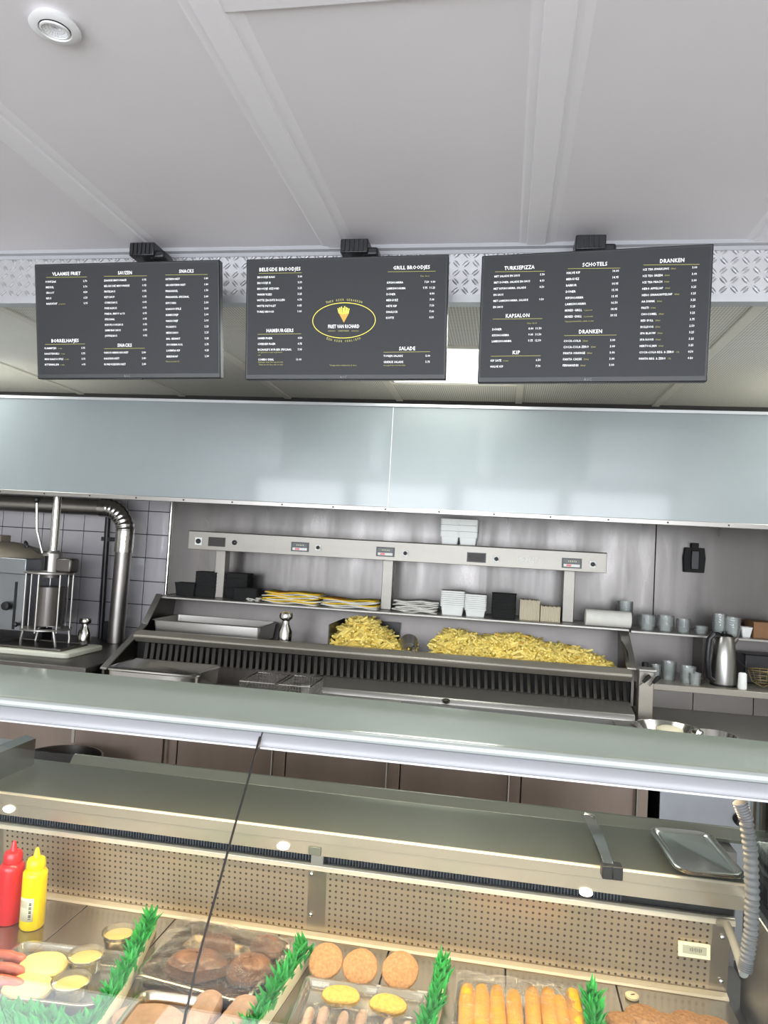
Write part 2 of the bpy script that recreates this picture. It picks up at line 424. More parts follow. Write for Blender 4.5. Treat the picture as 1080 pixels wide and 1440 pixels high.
h2 = MB(); h2.bx(XL+.01, XR-.01, YO+.03, YB-.02, 2.10, 2.14); h2.bx(XL+.01, XR-.01, YO+.016, YO+.03, zb0+.02, 2.24)
h2.build('canopy', 'plaster', hood)
sm = None
for k in range(22):
    x = XL+.2+k*.25
    if sm is None:
        q = MB().lathe([(.004, 0), (.004, .002), (.002, .0035)], n=8, mtx=Euler((PI/2, 0, 0)).to_matrix().to_4x4(), c=(x, YO-.010, zb0+.007)); sm = q.build('screw', 'black', hood)
        sm0 = Vector(sm.location)
    else:
        c = sm.copy(); COL.objects.link(c); c.location = sm0+Vector((k*.25, 0, 0))

# downlight
c0 = atz(78, 33, ZC)
dl = thing('downlight', (c0.x, c0.y, ZC-.012), 'round white recessed downlight in the white ceiling', 'downlight')
MB().lathe([(.040, 0), (.046, -.010), (.040, -.013), (.030, -.014), (.027, -.010), (.027, .0)], c=(c0.x, c0.y, ZC), n=40).build('ring', 'frame_white', dl)
tl = Euler((.08, .07, 0)).to_matrix().to_4x4()
MB().lathe([(.027, -.011), (.0265, -.014), (.0235, -.0145), (.023, -.011)], c=(c0.x, c0.y, ZC), n=32, mtx=tl, cap=False).build('lamp_ring', 'frame_white', dl)
rf = MB(); n = 24
for i in range(4):
    for k in range(n):
        a0, a1 = 2*PI*k/n, 2*PI*(k+1)/n; r0, r1 = .023-.0055*i, .023-.0055*(i+1); z0, z1 = -.0125+.002*i, -.0125+.002*(i+1)
        am = (a0+a1)/2; rm = (r0+r1)/2
        P = [tl @ Vector((r*math.cos(a), r*math.sin(a), z)) + Vector((c0.x, c0.y, ZC)) for r, a, z in ((r0, a0, z0), (r0, a1, z0), (r1, a1, z1), (r1, a0, z1), (rm, am, (z0+z1)/2-.0014))]
        rf.add(P, [(0, 1, 4), (1, 2, 4), (2, 3, 4), (3, 0, 4)])
rf.build('reflector', 'reflector_white', dl, smooth=False)

# ------------------------------------------------------------------ menu screens
def text_mesh(body, size, align='LEFT', xs=1.0, line=1.0, bold=0):
    cu = bpy.data.curves.new('t', 'FONT'); cu.body = body; cu.size = size; cu.align_x = align; cu.resolution_u = 1
    cu.space_line = line; cu.offset = bold*size; cu.space_character = 1.06
    ob = bpy.data.objects.new('t', cu); COL.objects.link(ob)
    dg = bpy.context.evaluated_depsgraph_get(); me = bpy.data.meshes.new_from_object(ob.evaluated_get(dg))
    vs = [(v.co.x*xs, 0, v.co.y) for v in me.vertices]; fs = [tuple(p.vertices) for p in me.polygons]
    bpy.data.objects.remove(ob); bpy.data.meshes.remove(me); bpy.data.curves.remove(cu)
    return vs, fs
class Screen:
    W, H = .60, .355
    def __init__(s, pos, deg, label, mount):
        s.root = thing('menu_screen', pos, label, 'menu screen', None)
        s.M = Matrix.Translation(Vector(pos)) @ Euler([math.radians(a) for a in deg]).to_matrix().to_4x4()
        s.root.rotation_euler = [math.radians(a) for a in deg]
        s.I = s.M.inverted(); W, H = s.W/2, s.H/2
        s.part(MB().bx(-W, W, 0, .030, -H, H), 'housing', 'bezel', .003)
        s.part(MB().bx(-.17, .17, .030, .055, -.12, .10), 'back_cover', 'bezel', .01)
        s.part(MB().bx(-W+.007, W-.007, -.0012, .004, -H+.015, H-.007), 'display', 'screen_grey', 0)
        s.part(MB().bx(-.05, .05, -.002, .006, -H-.003, -H+.0005), 'button_strip', 'black', .001)
        s.t = {'screen_text': MB(), 'screen_gold': MB(), 'screen_yellow': MB(), 'screen_cone': MB(), 'mark_grey': MB()}
        s.word('AOC', *[0, -H+.004], .007, 'mark_grey', 'CENTER')
    def part(s, mb, name, m, bev=0):
        o = mb.build(name, m, None, bev=bev); l = Vector(o.location); o.parent = s.root; o.location = l; return o
    def uv(s, px, py):
        o = s.I @ CAM; d = (s.I.to_3x3() @ ray(px, py)); t = -o.y/d.y; p = o+d*t; return p.x, p.z
    def word(s, body, x, z, cap, m='screen_text', align='LEFT', bold=0, xs=.92, maxw=None):
        vs, fs = text_mesh(body, cap/.72, align, xs, 1, bold)
        if maxw and vs:
            wd = max(v[0] for v in vs)-min(v[0] for v in vs)
            k = maxw/wd
            vs = [(v[0]*k, v[1], v[2]) for v in vs]
        s.t[m].add([(v[0]+x, -.0022, v[2]+z) for v in vs], fs)
    def put(s, crop, lines):
        pass
    def head(s, body, px0, px1, py, m='screen_text'):     # heading spanning px0..px1, baseline py, with rule under it
        x0, z0 = s.uv(px0, py); x1, z1 = s.uv(px1, py); s.word(body, x0, z0, .0105, m, 'LEFT', .008, maxw=(x1-x0))
    def rule(s, px0, px1, py, m='screen_gold', py1=None):
        x0, z0 = s.uv(px0, py); x1, z1 = s.uv(px1, py if py1 is None else py1); h = .0005
        s.t[m].add([(x0, -.0022, z0-h), (x1, -.0022, z1-h), (x1, -.0022, z1+h), (x0, -.0022, z0+h)], [(0, 1, 2, 3)])
    def rows(s, px, pxr, py0, py1, items, cap=.0062, tail=None):   # name at px, price right aligned to pxr
        n = len(items)
        x, za = s.uv(px, py0); xe, zb = s.uv(px, py1); xr, zr0 = s.uv(pxr, py0-(pxr-px)*.0)
        for i, it in enumerate(items):
            k = i/(n-1) if n > 1 else 0
            z = za+(zb-za)*k
            nm, pr = it[0], it[1]
            vs, fs = text_mesh(nm, cap/.72, 'LEFT', .88, 1, .006)
            s.t['screen_text'].add([(v[0]+x, -.0022, v[2]+z) for v in vs], fs)
            if len(it) > 2:
                wd = max(v[0] for v in vs)+.005; s.word(it[2], x+wd, z, cap*.75, 'screen_gold', xs=.8)
            if pr: s.word(pr, xr, z, cap, 'screen_text', 'RIGHT', .006, .88)
    def note(s, body, px, py, cap=.0042, m='screen_gold', align='LEFT'):
        x, z = s.uv(px, py); s.word(body, x, z, cap, m, align, 0, .8)
    def done(s):
        for k, nm in (('screen_text', 'white_lettering'), ('screen_gold', 'gold_lettering'), ('screen_yellow', 'emblem'), ('screen_cone', 'emblem_cone'), ('mark_grey', 'maker_mark')):
            if s.t[k].v: 
                o = s.t[k].build(nm, k, None, smooth=False, kind='stuff' if 'lettering' in nm or nm == 'emblem' else None); l = Vector(o.location); o.parent = s.root; o.location = l

def cr(ox, oy, sc): return lambda x, y: (ox+x*sc, oy+y*sc)
s1 = Screen((-1.183, 2.027, 2.250), (7.3, -1.8, 2.6), 'left menu screen listing VLAAMSE FRIET, SAUZEN and SNACKS', 0)
q = cr(0, 340, 340/1080)
def H(s, q, body, x0, x1, y, rx0=None, rx1=None, ry=None):
    a = q(x0, y); b = q(x1, y); s.head(body, a[0], b[0], a[1])
    if rx0: c = q(rx0, ry); d = q(rx1, ry); s.rule(c[0], d[0], c[1], py1=d[1]-.012*(d[0]-c[0]))
def Rw(s, q, x, xr, y0, y1, items, cap=.0060):
    a = q(x, y0); b = q(xr, y0); c = q(x, y1); s.rows(a[0], b[0], a[1], c[1], items, cap)
H(s1, q, 'VLAAMSE FRIET', 236, 362, 152, 208, 390, 160)
Rw(s1, q, 206, 391, 184, 282, [('PUNTZAK', '2.70'), ('MIDDEL', '3.70'), ('GROOT', '4.50'), ('REUS', '6.25'), ('RASPATAT', '3.95', 'per portie')])
H(s1, q, 'BORRELHAPJES', 231, 352, 450, 203, 382, 459)
Rw(s1, q, 200, 382, 480, 553, [('VLAMMETJES', '5.75', '6 stuks'), ('KAASSTENGELS', '5.75', '6 stuks'), ('MINI KAASSOUFFLE', '5.75', '6 stuks'), ('BITTERBALLEN', '6.95', '6 stuks')], .0056)
H(s1, q, 'SAUZEN', 528, 590, 147, 466, 658, 155)
Rw(s1, q, 466, 655, 178, 425, [('ZAANSE MAYONAISE', '0.95'), ('BELGISCHE MAYONAISE', '0.95'), ('FRITESAUS', '0.95'), ('KETCHUP', '0.95'), ('CURRYSAUS', '0.95'), ('PINDASAUS', '0.95'), ('PINDA, MAYO & UI', '0.95'), ('SPECIAAL', '0.95'), ('KNOFLOOKSAUS', '0.95'), ('SAMURAI SAUS', '0.95'), ('JOPPIESAUS', '0.95')])
H(s1, q, 'SNACKS', 526, 590, 470, 467, 648, 478)
Rw(s1, q, 466, 653, 500, 552, [('VAN DOBBEN KROKET', '2.80'), ('KALFSKROKET', '2.80'), ('RUNDVLEESKROKET', '2.80')])
H(s1, q, 'SNACKS', 801, 866, 140, 740, 928, 149)
Rw(s1, q, 740, 931, 172, 517, [('SATEKROKET', '1.80'), ('GROENTEKROKET', '1.80'), ('FRIKANDEL', '1.70'), ('FRIKANDEL SPECIAAL', '2.40'), ('KIPCORN', '2.00'), ('KAASSOUFFLÉ', '2.00'), ('RAMISCHIJF', '2.00'), ('NASISCHIJF', '2.00'), ('PICANTO', '2.25'), ('MEXICANO', '2.25'), ('BAL GEHAKT', '3.25'), ('SHOARMA ROL', '2.75'), ('LOEMPIA KIP', '4.25'), ('BERENHAP', '2.50')])
s1.note('*Extra saus vanaf 0.95', *q(741, 538))
s1.done()
s2 = Screen((-.489, 2.015, 2.254), (5.6, -1.2, 1.15), 'middle menu screen with a yellow oval fries emblem', 0)
q = cr(320, 340, 340/1080)
H(s2, q, 'BELEGDE BROODJES', 142, 325, 133, 140, 332, 142)
Rw(s2, q, 134, 334, 164, 318, [('BROODJE KAAS', '3.00'), ('BROODJE EI', '3.50'), ('BROODJE GEZOND', '3.25'), ('WARM VLEES', '3.25'), ('WITTE ZACHTE BOLLEN', '0.70'), ('WITTE PISTOLET', '0.85'), ('TURKS BROOD', '1.00')])
H(s2, q, 'HAMBURGERS', 174, 294, 405, 136, 330, 414)
Rw(s2, q, 136, 334, 436, 487, [('HAMBURGER', '4.50'), ('CHEESEBURGER', '4.75'), ("RICHARD'S BURGER SPECIAAL", '7.95')])
s2.note('met garnituren en saus en garnituren', *q(137, 497)); s2.note('naar', *q(137, 509))
Rw(s2, q, 137, 331, 531, 531, [('COMBO DEAL', '11.00')])
s2.note('Hamburger, kleine friet saus en drank', *q(137, 541)); s2.note('*Keuze uit cola, fanta, sinas en cassis', *q(140, 552))
H(s2, q, 'GRILL BROODJES', 740, 903, 125, 716, 930, 135)
s2.note('Klein  Groot', *q(862, 157))
Rw(s2, q, 712, 928, 188, 214, [('KIPSHOARMA', '7.50  9.00'), ('LAMSSHOARMA', '9.75  11.25')])
Rw(s2, q, 710, 924, 240, 345, [('DÖNER', '8.00'), ('MERGUEZ', '7.00'), ('HETE KIP', '7.50'), ('SHASLICK', '7.00'), ('KÖFTE', '8.50')])
H(s2, q, 'SALADE', 766, 838, 485, 697, 905, 494)
Rw(s2, q, 697, 905, 515, 542, [('TONIJN SALADE', '5.00'), ('GRIEKSE SALADE', '5.75')])
s2.note('met gegrild brood en friet klein', *q(697, 555))
s2.note('*Vleesgerechten uitsluitend bij de diners', *q(516, 555), align='CENTER')
# emblem: oval ring, cone of fries, curved words
cx_, cz_ = s2.uv(*q(520, 352)); ex, _ = s2.uv(*q(662, 352)); _, ez = s2.uv(*q(520, 272)); ra, rb = ex-cx_, ez-cz_
vs = []; fs = []; n = 72
for k in range(n):
    a = 2*PI*k/n
    for d in (0, .0018): vs.append((cx_+(ra-d)*math.cos(a), -.0022, cz_+(rb-d)*math.sin(a)))
fs = [(2*k, (2*k+2) % (2*n), (2*k+3) % (2*n), 2*k+1) for k in range(n)]
s2.t['screen_yellow'].add(vs, fs)
def P2(x, y, d=-.0022): a = s2.uv(*q(x, y)); return (a[0], d, a[1])
s2.t['screen_cone'].add([P2(497, 318), P2(510, 324), P2(522, 326), P2(534, 324), P2(544, 318), P2(520, 362)], [(0, 1, 2, 3, 4, 5)])
for (x0, y0, x1, y1) in ((499, 320, 494, 298), (504, 322, 502, 294), (510, 324, 510, 290), (516, 325, 518, 296), (521, 325, 524, 288), (527, 325, 531, 293), (533, 323, 537, 296), (539, 321, 544, 299)):
    s2.t['screen_yellow'].add([P2(x0-2.4, y0, -.0026), P2(x0+2.4, y0, -.0026), P2(x1+2.4, y1, -.0026), P2(x1-2.4, y1, -.0026)], [(0, 1, 2, 3)])
s2.head('FRIET VAN RICHARD', *[q(449, 0)[0], q(588, 0)[0], q(0, 387)[1]])
x, z = s2.uv(*q(518, 402)); s2.word('CAFETARIA', x, z, .0048, 'screen_gold', 'CENTER')
s2.rule(q(449, 0)[0], q(482, 0)[0], q(0, 399)[1]); s2.rule(q(554, 0)[0], q(586, 0)[0], q(0, 399)[1])
def arc(body, up):
    n = len(body)
    for i, ch in enumerate(body):
        if ch == ' ': continue
        t = (i-(n-1)/2)/n*1.12
        a = PI/2-t if up else -PI/2+t*.98
        x = cx_+(ra+.006)*math.cos(a)*1.0; z = cz_+(rb+(.005 if up else .0112))*math.sin(a)
        tx, tz = -(ra)*math.sin(a), rb*math.cos(a); r = math.atan2(tz, tx)
        r = r-PI if up else r
        vs, fs = text_mesh(ch, .0062/.72 if i not in (0,) else .0075/.72, 'CENTER', .85, 1, .01)
        c_, s_ = math.cos(r), math.sin(r)
        s2.t['screen_gold'].add([(x+v[0]*c_-v[2]*s_, -.0022, z+v[0]*s_+v[2]*c_) for v in vs], fs)
arc('TWEE KEER GEBAKKEN', True); arc('EEN KEER VERLIEFD', False)
s2.done()
s3 = Screen((.202, 1.975, 2.248), (5.0, 0, -5.6), 'right menu screen listing TURKSEPIZZA, SCHOTELS and DRANKEN', 0)
q = cr(650, 330, 430/1080)
def R3(x, xr, y0, y1, items, cap=.0060): Rw(s3, q, x, xr, y0, y1, items, cap)
H(s3, q, 'TURKSEPIZZA', 149, 255, 126, 116, 292, 132)
R3(113, 291, 152, 260, [('MET SALADE EN SAUS', '5.50'), ('MET DÖNER, SALADE EN SAUS', '8.50'), ('MET KIPSHOARMA, SALADE', '8.50'), ('EN SAUS', ''), ('MET LAMSSHOARMA, SALADE', '9.50'), ('EN SAUS', '')], .0056)
H(s3, q, 'KAPSALON', 153, 236, 294, 108, 283, 299)
s3.note('Klein  Groot', *q(230, 316))
R3(106, 280, 339, 381, [('DÖNER', '8.00  11.50'), ('KIPSHOARMA', '9.00  11.50'), ('LAMSSHOARMA', '9.75  12.50')])
H(s3, q, 'KIP', 177, 203, 423, 102, 277, 430)
R3(100, 277, 449, 470, [('KIP SATÉ', '6.50', '3 stuks'), ('HALVE KIP', '7.50')])
H(s3, q, 'SCHOTELS', 424, 511, 114, 373, 558, 121)
R3(368, 553, 140, 294, [('HALVE KIP', '14.00'), ('MERGUEZ', '14.95'), ('BABBUR', '14.95'), ('DÖNER', '15.95'), ('KIPSHOARMA', '15.95'), ('LAMSSHOARMA', '16.50'), ('MIXED GRILL', '18.95', '1 persoon'), ('MIXED GRILL', '39.95', '2 personen')])
s3.note('*Geserveerd met friet, salade en saus', *q(362, 310))
H(s3, q, 'DRANKEN', 411, 492, 350, 360, 545, 357)
R3(358, 540, 380, 466, [('COCA-COLA', '3.00', '330ml'), ('COCA-COLA ZERO', '3.00', '330ml'), ('FANTA ORANGE', '3.00', '330ml'), ('FANTA CASSIS', '3.00', '330ml'), ('FERNANDES', '3.00', '330ml')])
H(s3, q, 'DRANKEN', 697, 782, 101, 640, 838, 108)
R3(638, 829, 128, 442, [('ICE TEA SPARKLING', '3.00', '330ml'), ('ICE TEA GREEN', '3.00', '330ml'), ('ICE TEA PEACH', '3.00', '330ml'), ('HERO APPELSAP', '3.25', '330ml'), ('HERO SINAASAPPELSAP', '3.25', '330ml'), ('AA DRINK', '3.25', '330ml'), ('FRISTI', '3.25', '330ml'), ('CHOCOMEL', '3.25', '330ml'), ('RED BULL', '3.75', '250ml'), ('BULLDOG', '2.50', '250ml'), ('SPA BLAUW', '3.25', '500ml'), ('SPA ROOD', '3.25', '500ml'), ('HERTOG JAN', '3.25', '330ml'), ('COCA-COLA REG. & ZERO', '4.50', '1.5L'), ('FANTA REG. & ZERO', '4.50', '1.5L')], .0056)
s3.done()
# ceiling brackets of the three screens
for (p0, p1, s, lb) in (((178, 354), (232, 368), s1, 'black ceiling bracket over the left menu screen'), ((478, 349), (524, 362), s2, 'black ceiling bracket over the middle menu screen'), ((806, 339), (856, 353), s3, 'black ceiling bracket over the right menu screen')):
    a = at(*p0, 2.10); b = at(*p1, 2.10); cxx = (a.x+b.x)/2
    r = thing('screen_bracket', (cxx, 2.12, 2.44), lb, 'bracket')
    MB().bx(cxx-.045, cxx+.04, 2.075, 2.165, 2.475, 2.519).build('mounting_plate', 'black_plastic', r, bev=.004)
    MB().bx(cxx+.02, cxx+.07, 2.085, 2.155, 2.470, 2.498).build('swivel_head', 'black_plastic', r, bev=.008)
    for k in range(5):
        MB().bx(cxx-.036+k*.014, cxx-.030+k*.014, 2.071, 2.075, 2.48, 2.515).build('rib', 'black_plastic', r)
    MB().bx(cxx-.02, cxx+.02, 2.125, 2.155, 2.24, 2.475).build('arm', 'black_plastic', r, bev=.004)
    MB().bx(cxx-.05, cxx+.05, s.root.location.y+.056, 2.126, 2.2, 2.3).build('screen_plate', 'black_plastic', r)
# ------------------------------------------------------------------ fry station
XA, XB = -1.842, .607
fs = thing('fry_station', ((XA+XB)/2, 3.5, 0), 'long steel fry station with control shelf, fry wells and vent slots along the back', 'fryer')
def PT(mb, name, m, par=None, **k): return mb.build(name, m, par if par is not None else fs, **k)
PT(B(XA+.01, XB-.01, 2.98, 4.0, .12, .80), 'body', 'steel_dark')
PT(B(XA+.03, XB-.03, 3.03, 3.98, 0, .12), 'plinth', 'dark_void')
nd = 5
for k in range(nd):
    a = XA+.01+(XB-XA-.02)*k/nd; b = XA+.01+(XB-XA-.02)*(k+1)/nd
    d = PT(B(a+.003, b-.003, 2.958, 2.98, .14, .80), 'door', 'steel_door', bev=.002)
    MB().tube([(b-.05, 2.958, .60), (b-.05, 2.935, .60), (b-.05, 2.935, .74), (b-.05, 2.958, .74)], .006, 8).build('handle', 'steel_bright', d)
# cheeks
for x0, x1, ys in ((XA-.012, XA, 3.185), (XB-.004, XB+.008, 3.30)):
    top = 3.70; pr_ = [(top, 1.258), (3.56, 1.108), (ys, .937), (ys, .80), (4.0, .80), (4.0, 1.258)]
    if x0 > 0: pr_ = [(3.77, 1.255), (3.48, 1.09), (3.46, 1.03), (3.46, .93), (3.28, .90), (3.28, .80), (4.0, .80), (4.0, 1.255)]
    PT(MB().prism(pr_, x0, x1), 'side_cheek', 'steel_cheek')
    e = MB(); path = pr_[:3] if x0 < 0 else pr_[:2]
    w0, w1 = (x0-.012, x1+.010) if x0 < 0 else (x0-.018, x1+.014)
    for (p, q_) in zip(path, path[1:]):
        e.loft([[Vector((w0, p[0], p[1])), Vector((w1, p[0], p[1])), Vector((w1, p[0], p[1]+.010)), Vector((w0, p[0], p[1]+.010))],
                [Vector((w0, q_[0], q_[1])), Vector((w1, q_[0], q_[1])), Vector((w1, q_[0], q_[1]+.010)), Vector((w0, q_[0], q_[1]+.010))]])
    PT(e, 'cheek_edge', 'steel', bev=.002)
g = MB(); pts = [at(*p, D) for p, D in (((874, 902), 3.62), ((880, 918), 3.56), ((883, 940), 3.50), ((882, 955), 3.46))]
g.tube(pts, [.004, .011, .009, .003], 8); PT(g, 'guard_strip', 'steel_bright')  # bright strip modelled in place of a reflection on the right cheek
# pass shelf, rear sheet, fry well deck, rail
PT(B(XA-.01, XB+.02, 3.70, 4.03, 1.243, 1.256), 'pass_shelf', 'steel', bev=.003)
PT(MB().prism([(3.90, 1.243), (3.86, 1.03), (3.872, 1.03), (3.912, 1.243)], XA, XB), 'back_sheet', 'steel_lilac')
dk = MB(); dk.prism([(3.87, 1.035), (3.62, 1.015), (3.52, 1.02), (3.505, 1.092), (3.50, 1.092), (3.50, 1.0), (3.87, 1.0)], XA, XB); PT(dk, 'well_deck', 'steel')
PT(MB().prism([(3.505, 1.094), (3.455, 1.094), (3.425, 1.076), (3.425, 1.066), (3.45, 1.040), (3.505, 1.040)], XA+.005, XB-.005), 'front_rail', 'steel_rail', bev=.003)
PT(MB().prism([(3.49, 1.04), (3.49, .945), (3.50, .945), (3.50, 1.04)], XA, XB), 'vent_back', 'dark_void')
f0 = None
for k in range(72):
    x = XA+.06+k*(XB-XA-.10)/71
    if f0 is None:
        f0 = MB().loft([[Vector((x-.002, 3.462, 1.035)), Vector((x+.012, 3.470, 1.035)), Vector((x+.012, 3.487, 1.035)), Vector((x-.002, 3.487, 1.035))],
                        [Vector((x+.004, 3.435, .952)), Vector((x+.018, 3.443, .952)), Vector((x+.018, 3.487, .952)), Vector((x+.004, 3.487, .952))]]).build('vent_fin', 'fin', fs, smooth=False); fl = Vector(f0.location); fx = x
    else:
        c = f0.copy(); COL.objects.link(c); c.location = fl+Vector((x-fx, 0, 0))
xl_ = at(452, 962, 3.4).x
PT(MB().prism([(3.44, .95), (3.30, .925), (3.285, .905), (3.285, .895), (3.5, .895), (3.5, .95)], xl_, XB-.012), 'splash_ledge', 'steel', bev=.002)
PT(MB().prism([(3.475, .95), (3.44, .84), (3.5, .84), (3.5, .95)], XA, xl_), 'basin_back', 'steel_cheek')
PT(B(xl_-.05, xl_, 3.20, 3.48, .895, .948), 'basin_divider', 'steel', bev=.01)
# hob top with three fryer basins
yt0, yt1, zt = 2.96, 3.28, .90
bas = [(-1.72, -1.30), (-1.25, -.90), (-.42, .50)]
tp = MB(); xx = XA
for (a, b) in bas: tp.bx(xx, a, yt0, yt1, .80, zt); tp.bx(a, b, yt0, yt0+.03, .80, zt); tp.bx(a, b, yt1-.015, yt1, .80, zt); xx = b
tp.bx(xx, XB, yt0, yt1, .80, zt); PT(tp, 'hob_top', 'steel')
for (a, b) in bas: PT(B(a, b, yt0+.03, yt1-.015, .80, .835), 'frying_basin', 'dark_void')
lid = MB(); A = at(168, 947, 3.1); Bp = at(296, 963, 3.1)
lid.rrect((A.x+Bp.x)/2, 3.10, Bp.x-A.x, .28, .04, [(0.012, .9005), (0.008, .98), (0, .985), (0, .992), (.012, .998), (.022, .996)])
lo = lid.build('steel_pan', 'steel_bright'); tag(lo, 'shiny upturned steel pan with rounded corners at the left end of the fryers', 'pan')
# two wire baskets hanging in the middle basin
def basket(x0, x1, label):
    y0, y1, z0, z1 = 3.02, 3.25, .845, .975
    r = thing('fryer_basket', ((x0+x1)/2, 3.13, z0), label, 'fryer basket', 'wire baskets over the fryer')
    rm = MB(); rm.tube([(x0, y0, z1), (x1, y0, z1), (x1, y1, z1), (x0, y1, z1), (x0, y0, z1)], .0035, 6); rm.build('rim', 'steel_bright', r)
    m = MB(); n = 11
    for i in range(n+1):
        x = x0+(x1-x0)*i/n; m.tube([(x, y0, z1), (x, y0+.01, z0), (x, y1-.01, z0), (x, y1, z1)], .0012, 4, False)
    for i in range(8):
        z = z0+(z1-z0)*i/8; m.tube([(x0, y0, z), (x1, y0, z), (x1, y1, z), (x0, y1, z), (x0, y0, z)], .0012, 4, False)
    for i in range(1, 12):
        y = y0+(y1-y0)*i/12; m.tube([(x0, y, z1), (x0+.005, y, z0), (x1-.005, y, z0), (x1, y, z1)], .0012, 4, False)
    m.build('wire_mesh', 'steel', r)
    h = MB()
    for d in (-.012, 0, .012): h.tube([(x0+.05+d, y0, z1), (x0+.05+d, y0-.05, z1-.02), (x0+.05+d, y0-.07, z1-.09)], .002, 6)
    h.build('handle', 'steel_bright', r)
a = at(352, 945, 3.15); b = at(402, 948, 3.15); c = at(447, 952, 3.15)
basket(a.x, b.x-.01, 'left one of two wire frying baskets in the middle fryer')
basket(b.x+.01, c.x, 'right one of two wire frying baskets in the middle fryer')
kp = at(627, 986, 3.27); MB().lathe([(.006, 0), (.016, .006), (.020, .016), (.012, .022)], c=(kp.x, 3.27, .905), n=16).build('drain_knob', 'steel_bright', fs)
# control housing on three posts
cz0, cz1, cy = 1.521, 1.624, 3.75
cx0, cx1 = -1.722, .513
PT(MB().prism([(cy, cz0), (cy, cz1-.004), (cy+.006, cz1), (4.03, cz1), (4.03, cz1-.006), (cy+.16, cz1-.006), (cy+.16, cz0)], cx0, cx1), 'control_housing', 'steel_ctrl', bev=.002)
for x in (at(311, 800, 3.85).x, at(545, 820, 3.85).x, at(799, 840, 3.85).x):
    PT(B(x-.029, x+.029, 3.83, 3.90, 1.256, 1.522), 'post', 'steel_ctrl', bev=.003)
def cface(px, py): p = at(px, py, cy); return p.x, p.z
def facebox(px, py, w, h, d, name, m, bev=.001, par=None):
    x, z = cface(px, py); return MB().bx(x-w/2, x+w/2, cy-d, cy+.001, z-h/2, z+h/2).build(name, m, par if par is not None else fs, bev=bev)
for (px, py, s) in ((279.5, 761, .042), (447.5, 770, .030), (570, 778, .030), (698, 786, .031), (833.5, 793.5, .033)):
    p = facebox(px, py, s, s, .004, 'switch_plate', 'foam')
    x, z = cface(px, py)
    MB().lathe([(s*.33, 0), (s*.33, .006), (s*.26, .012), (s*.2, .013)], c=(x, cy-.004, z), n=16, mtx=Euler((PI/2, 0, 0)).to_matrix().to_4x4()).build('knob', 'black', p)
    MB().box((x+s*.1, cy-.02, z), (s*.6, .012, s*.16), (0, .5, 0)).build('knob_grip', 'black', p, bev=.001)
x, z = cface(330, 763); MB().lathe([(.013, 0), (.013, .008), (.009, .011)], c=(x, cy, z), n=16, mtx=Euler((PI/2, 0, 0)).to_matrix().to_4x4()).build('knob', 'black', fs)
for (px, py, kind) in ((305, 762, 0), (422, 769, 1), (542, 776, 1), (670, 784, 0), (804, 792, 1)):
    p = facebox(px, py, .098, .050, .004, 'display_bezel', 'black_plastic')
    x, z = cface(px, py)
    if kind:
        MB().bx(x-.040, x+.040, cy-.0055, cy-.003, z-.000, z+.018).build('readout', 'lcd', p)
        MB().bx(x-.040, x+.040, cy-.0055, cy-.003, z-.019, z-.005).build('key_strip', 'foam', p)
        MB().bx(x-.026, x-.002, cy-.0065, cy-.005, z-.017, z-.007).build('red_key', 'red_plastic', p)
        mm = MB()
        for k in range(5): mm.bx(x-.018+k*.009, x-.014+k*.009, cy-.0066, cy-.0054, z+.005, z+.013)
        mm.build('digits', 'label_paper', p)
    else:
        MB().bx(x-.043, x+.043, cy-.0055, cy-.003, z-.020, z+.020).build('grille', 'fin', p)
vs, fc = text_mesh('PERFECTA', .022/.72, 'CENTER', .85, 1, .01)
x, z = cface(744, 787); q1 = MB().add([(v[0]+x, cy-.0012, v[2]+z-.011) for v in vs], fc); q1.build('maker_lettering', 'foam', fs, smooth=False)

# ---- steel trays and fries in the wells
def gastro(cx, cy_, w, d, h, z0, label, m='steel_bright'):
    r = MB().rrect(cx, cy_, w, d, .03, [(.022, z0), (.010, z0+h-.01), (.012, z0+h), (0, z0+h), (0, z0+h-.003), (-.001, z0+h), (.004, z0+h+.002), (.013, z0+h+.002), (.024, z0+.004)])
    o = r.build('steel_tray', m); tag(o, label, 'tray'); return o
a = at(222, 868, 3.62); b = at(374, 884, 3.62)
gastro((a.x+b.x)/2, 3.69, b.x-a.x, .30, .085, 1.06, 'empty steel tray in the left end of the fry station well', 'steel')
def shaker(p, h, r, label, m='steel_bright'):
    t = thing('salt_shaker', p, label, 'shaker')
    MB().lathe([(r*.9, 0), (r, .01), (r, h*.52), (r*.55, h*.68), (r*.5, h*.78)], c=p, n=24).build('body', m, t)
    MB().lathe([(r*.5, h*.78), (r*.95, h*.84), (r, h*.90), (r*.85, h*.97), (r*.3, h)], c=p, n=24).build('cap', m, t)
p = at(401, 893, 3.62); p.z = 1.018; shaker(p, at(401, 860, 3.62).z-1.018, .036, 'mirror steel salt shaker between the empty tray and the left heap of fries')
def fry_mesh(i, rr):
    L = rr.uniform(.045, .085); w_ = rr.uniform(.0085, .0115); bd = rr.uniform(-.010, .010); rings = []
    for k in range(4):
        t = k/3-.5; off = bd*(1-4*t*t)
        s_ = w_*(.42 if k in (0, 3) else .5)
        rings.append([Vector((t*L, s_, off+s_)), Vector((t*L, -s_, off+s_)), Vector((t*L, -s_, off-s_)), Vector((t*L, s_, off-s_))])
    m = MB().loft(rings); me = bpy.data.meshes.new('fry'); me.from_pydata([tuple(v) for v in m.v], [], m.f); me.materials.append(MATS['fry' if i % 6 else 'fry_dark']); return me, m
FR = random.Random(5); FM = [fry_mesh(i, FR) for i in range(12)]
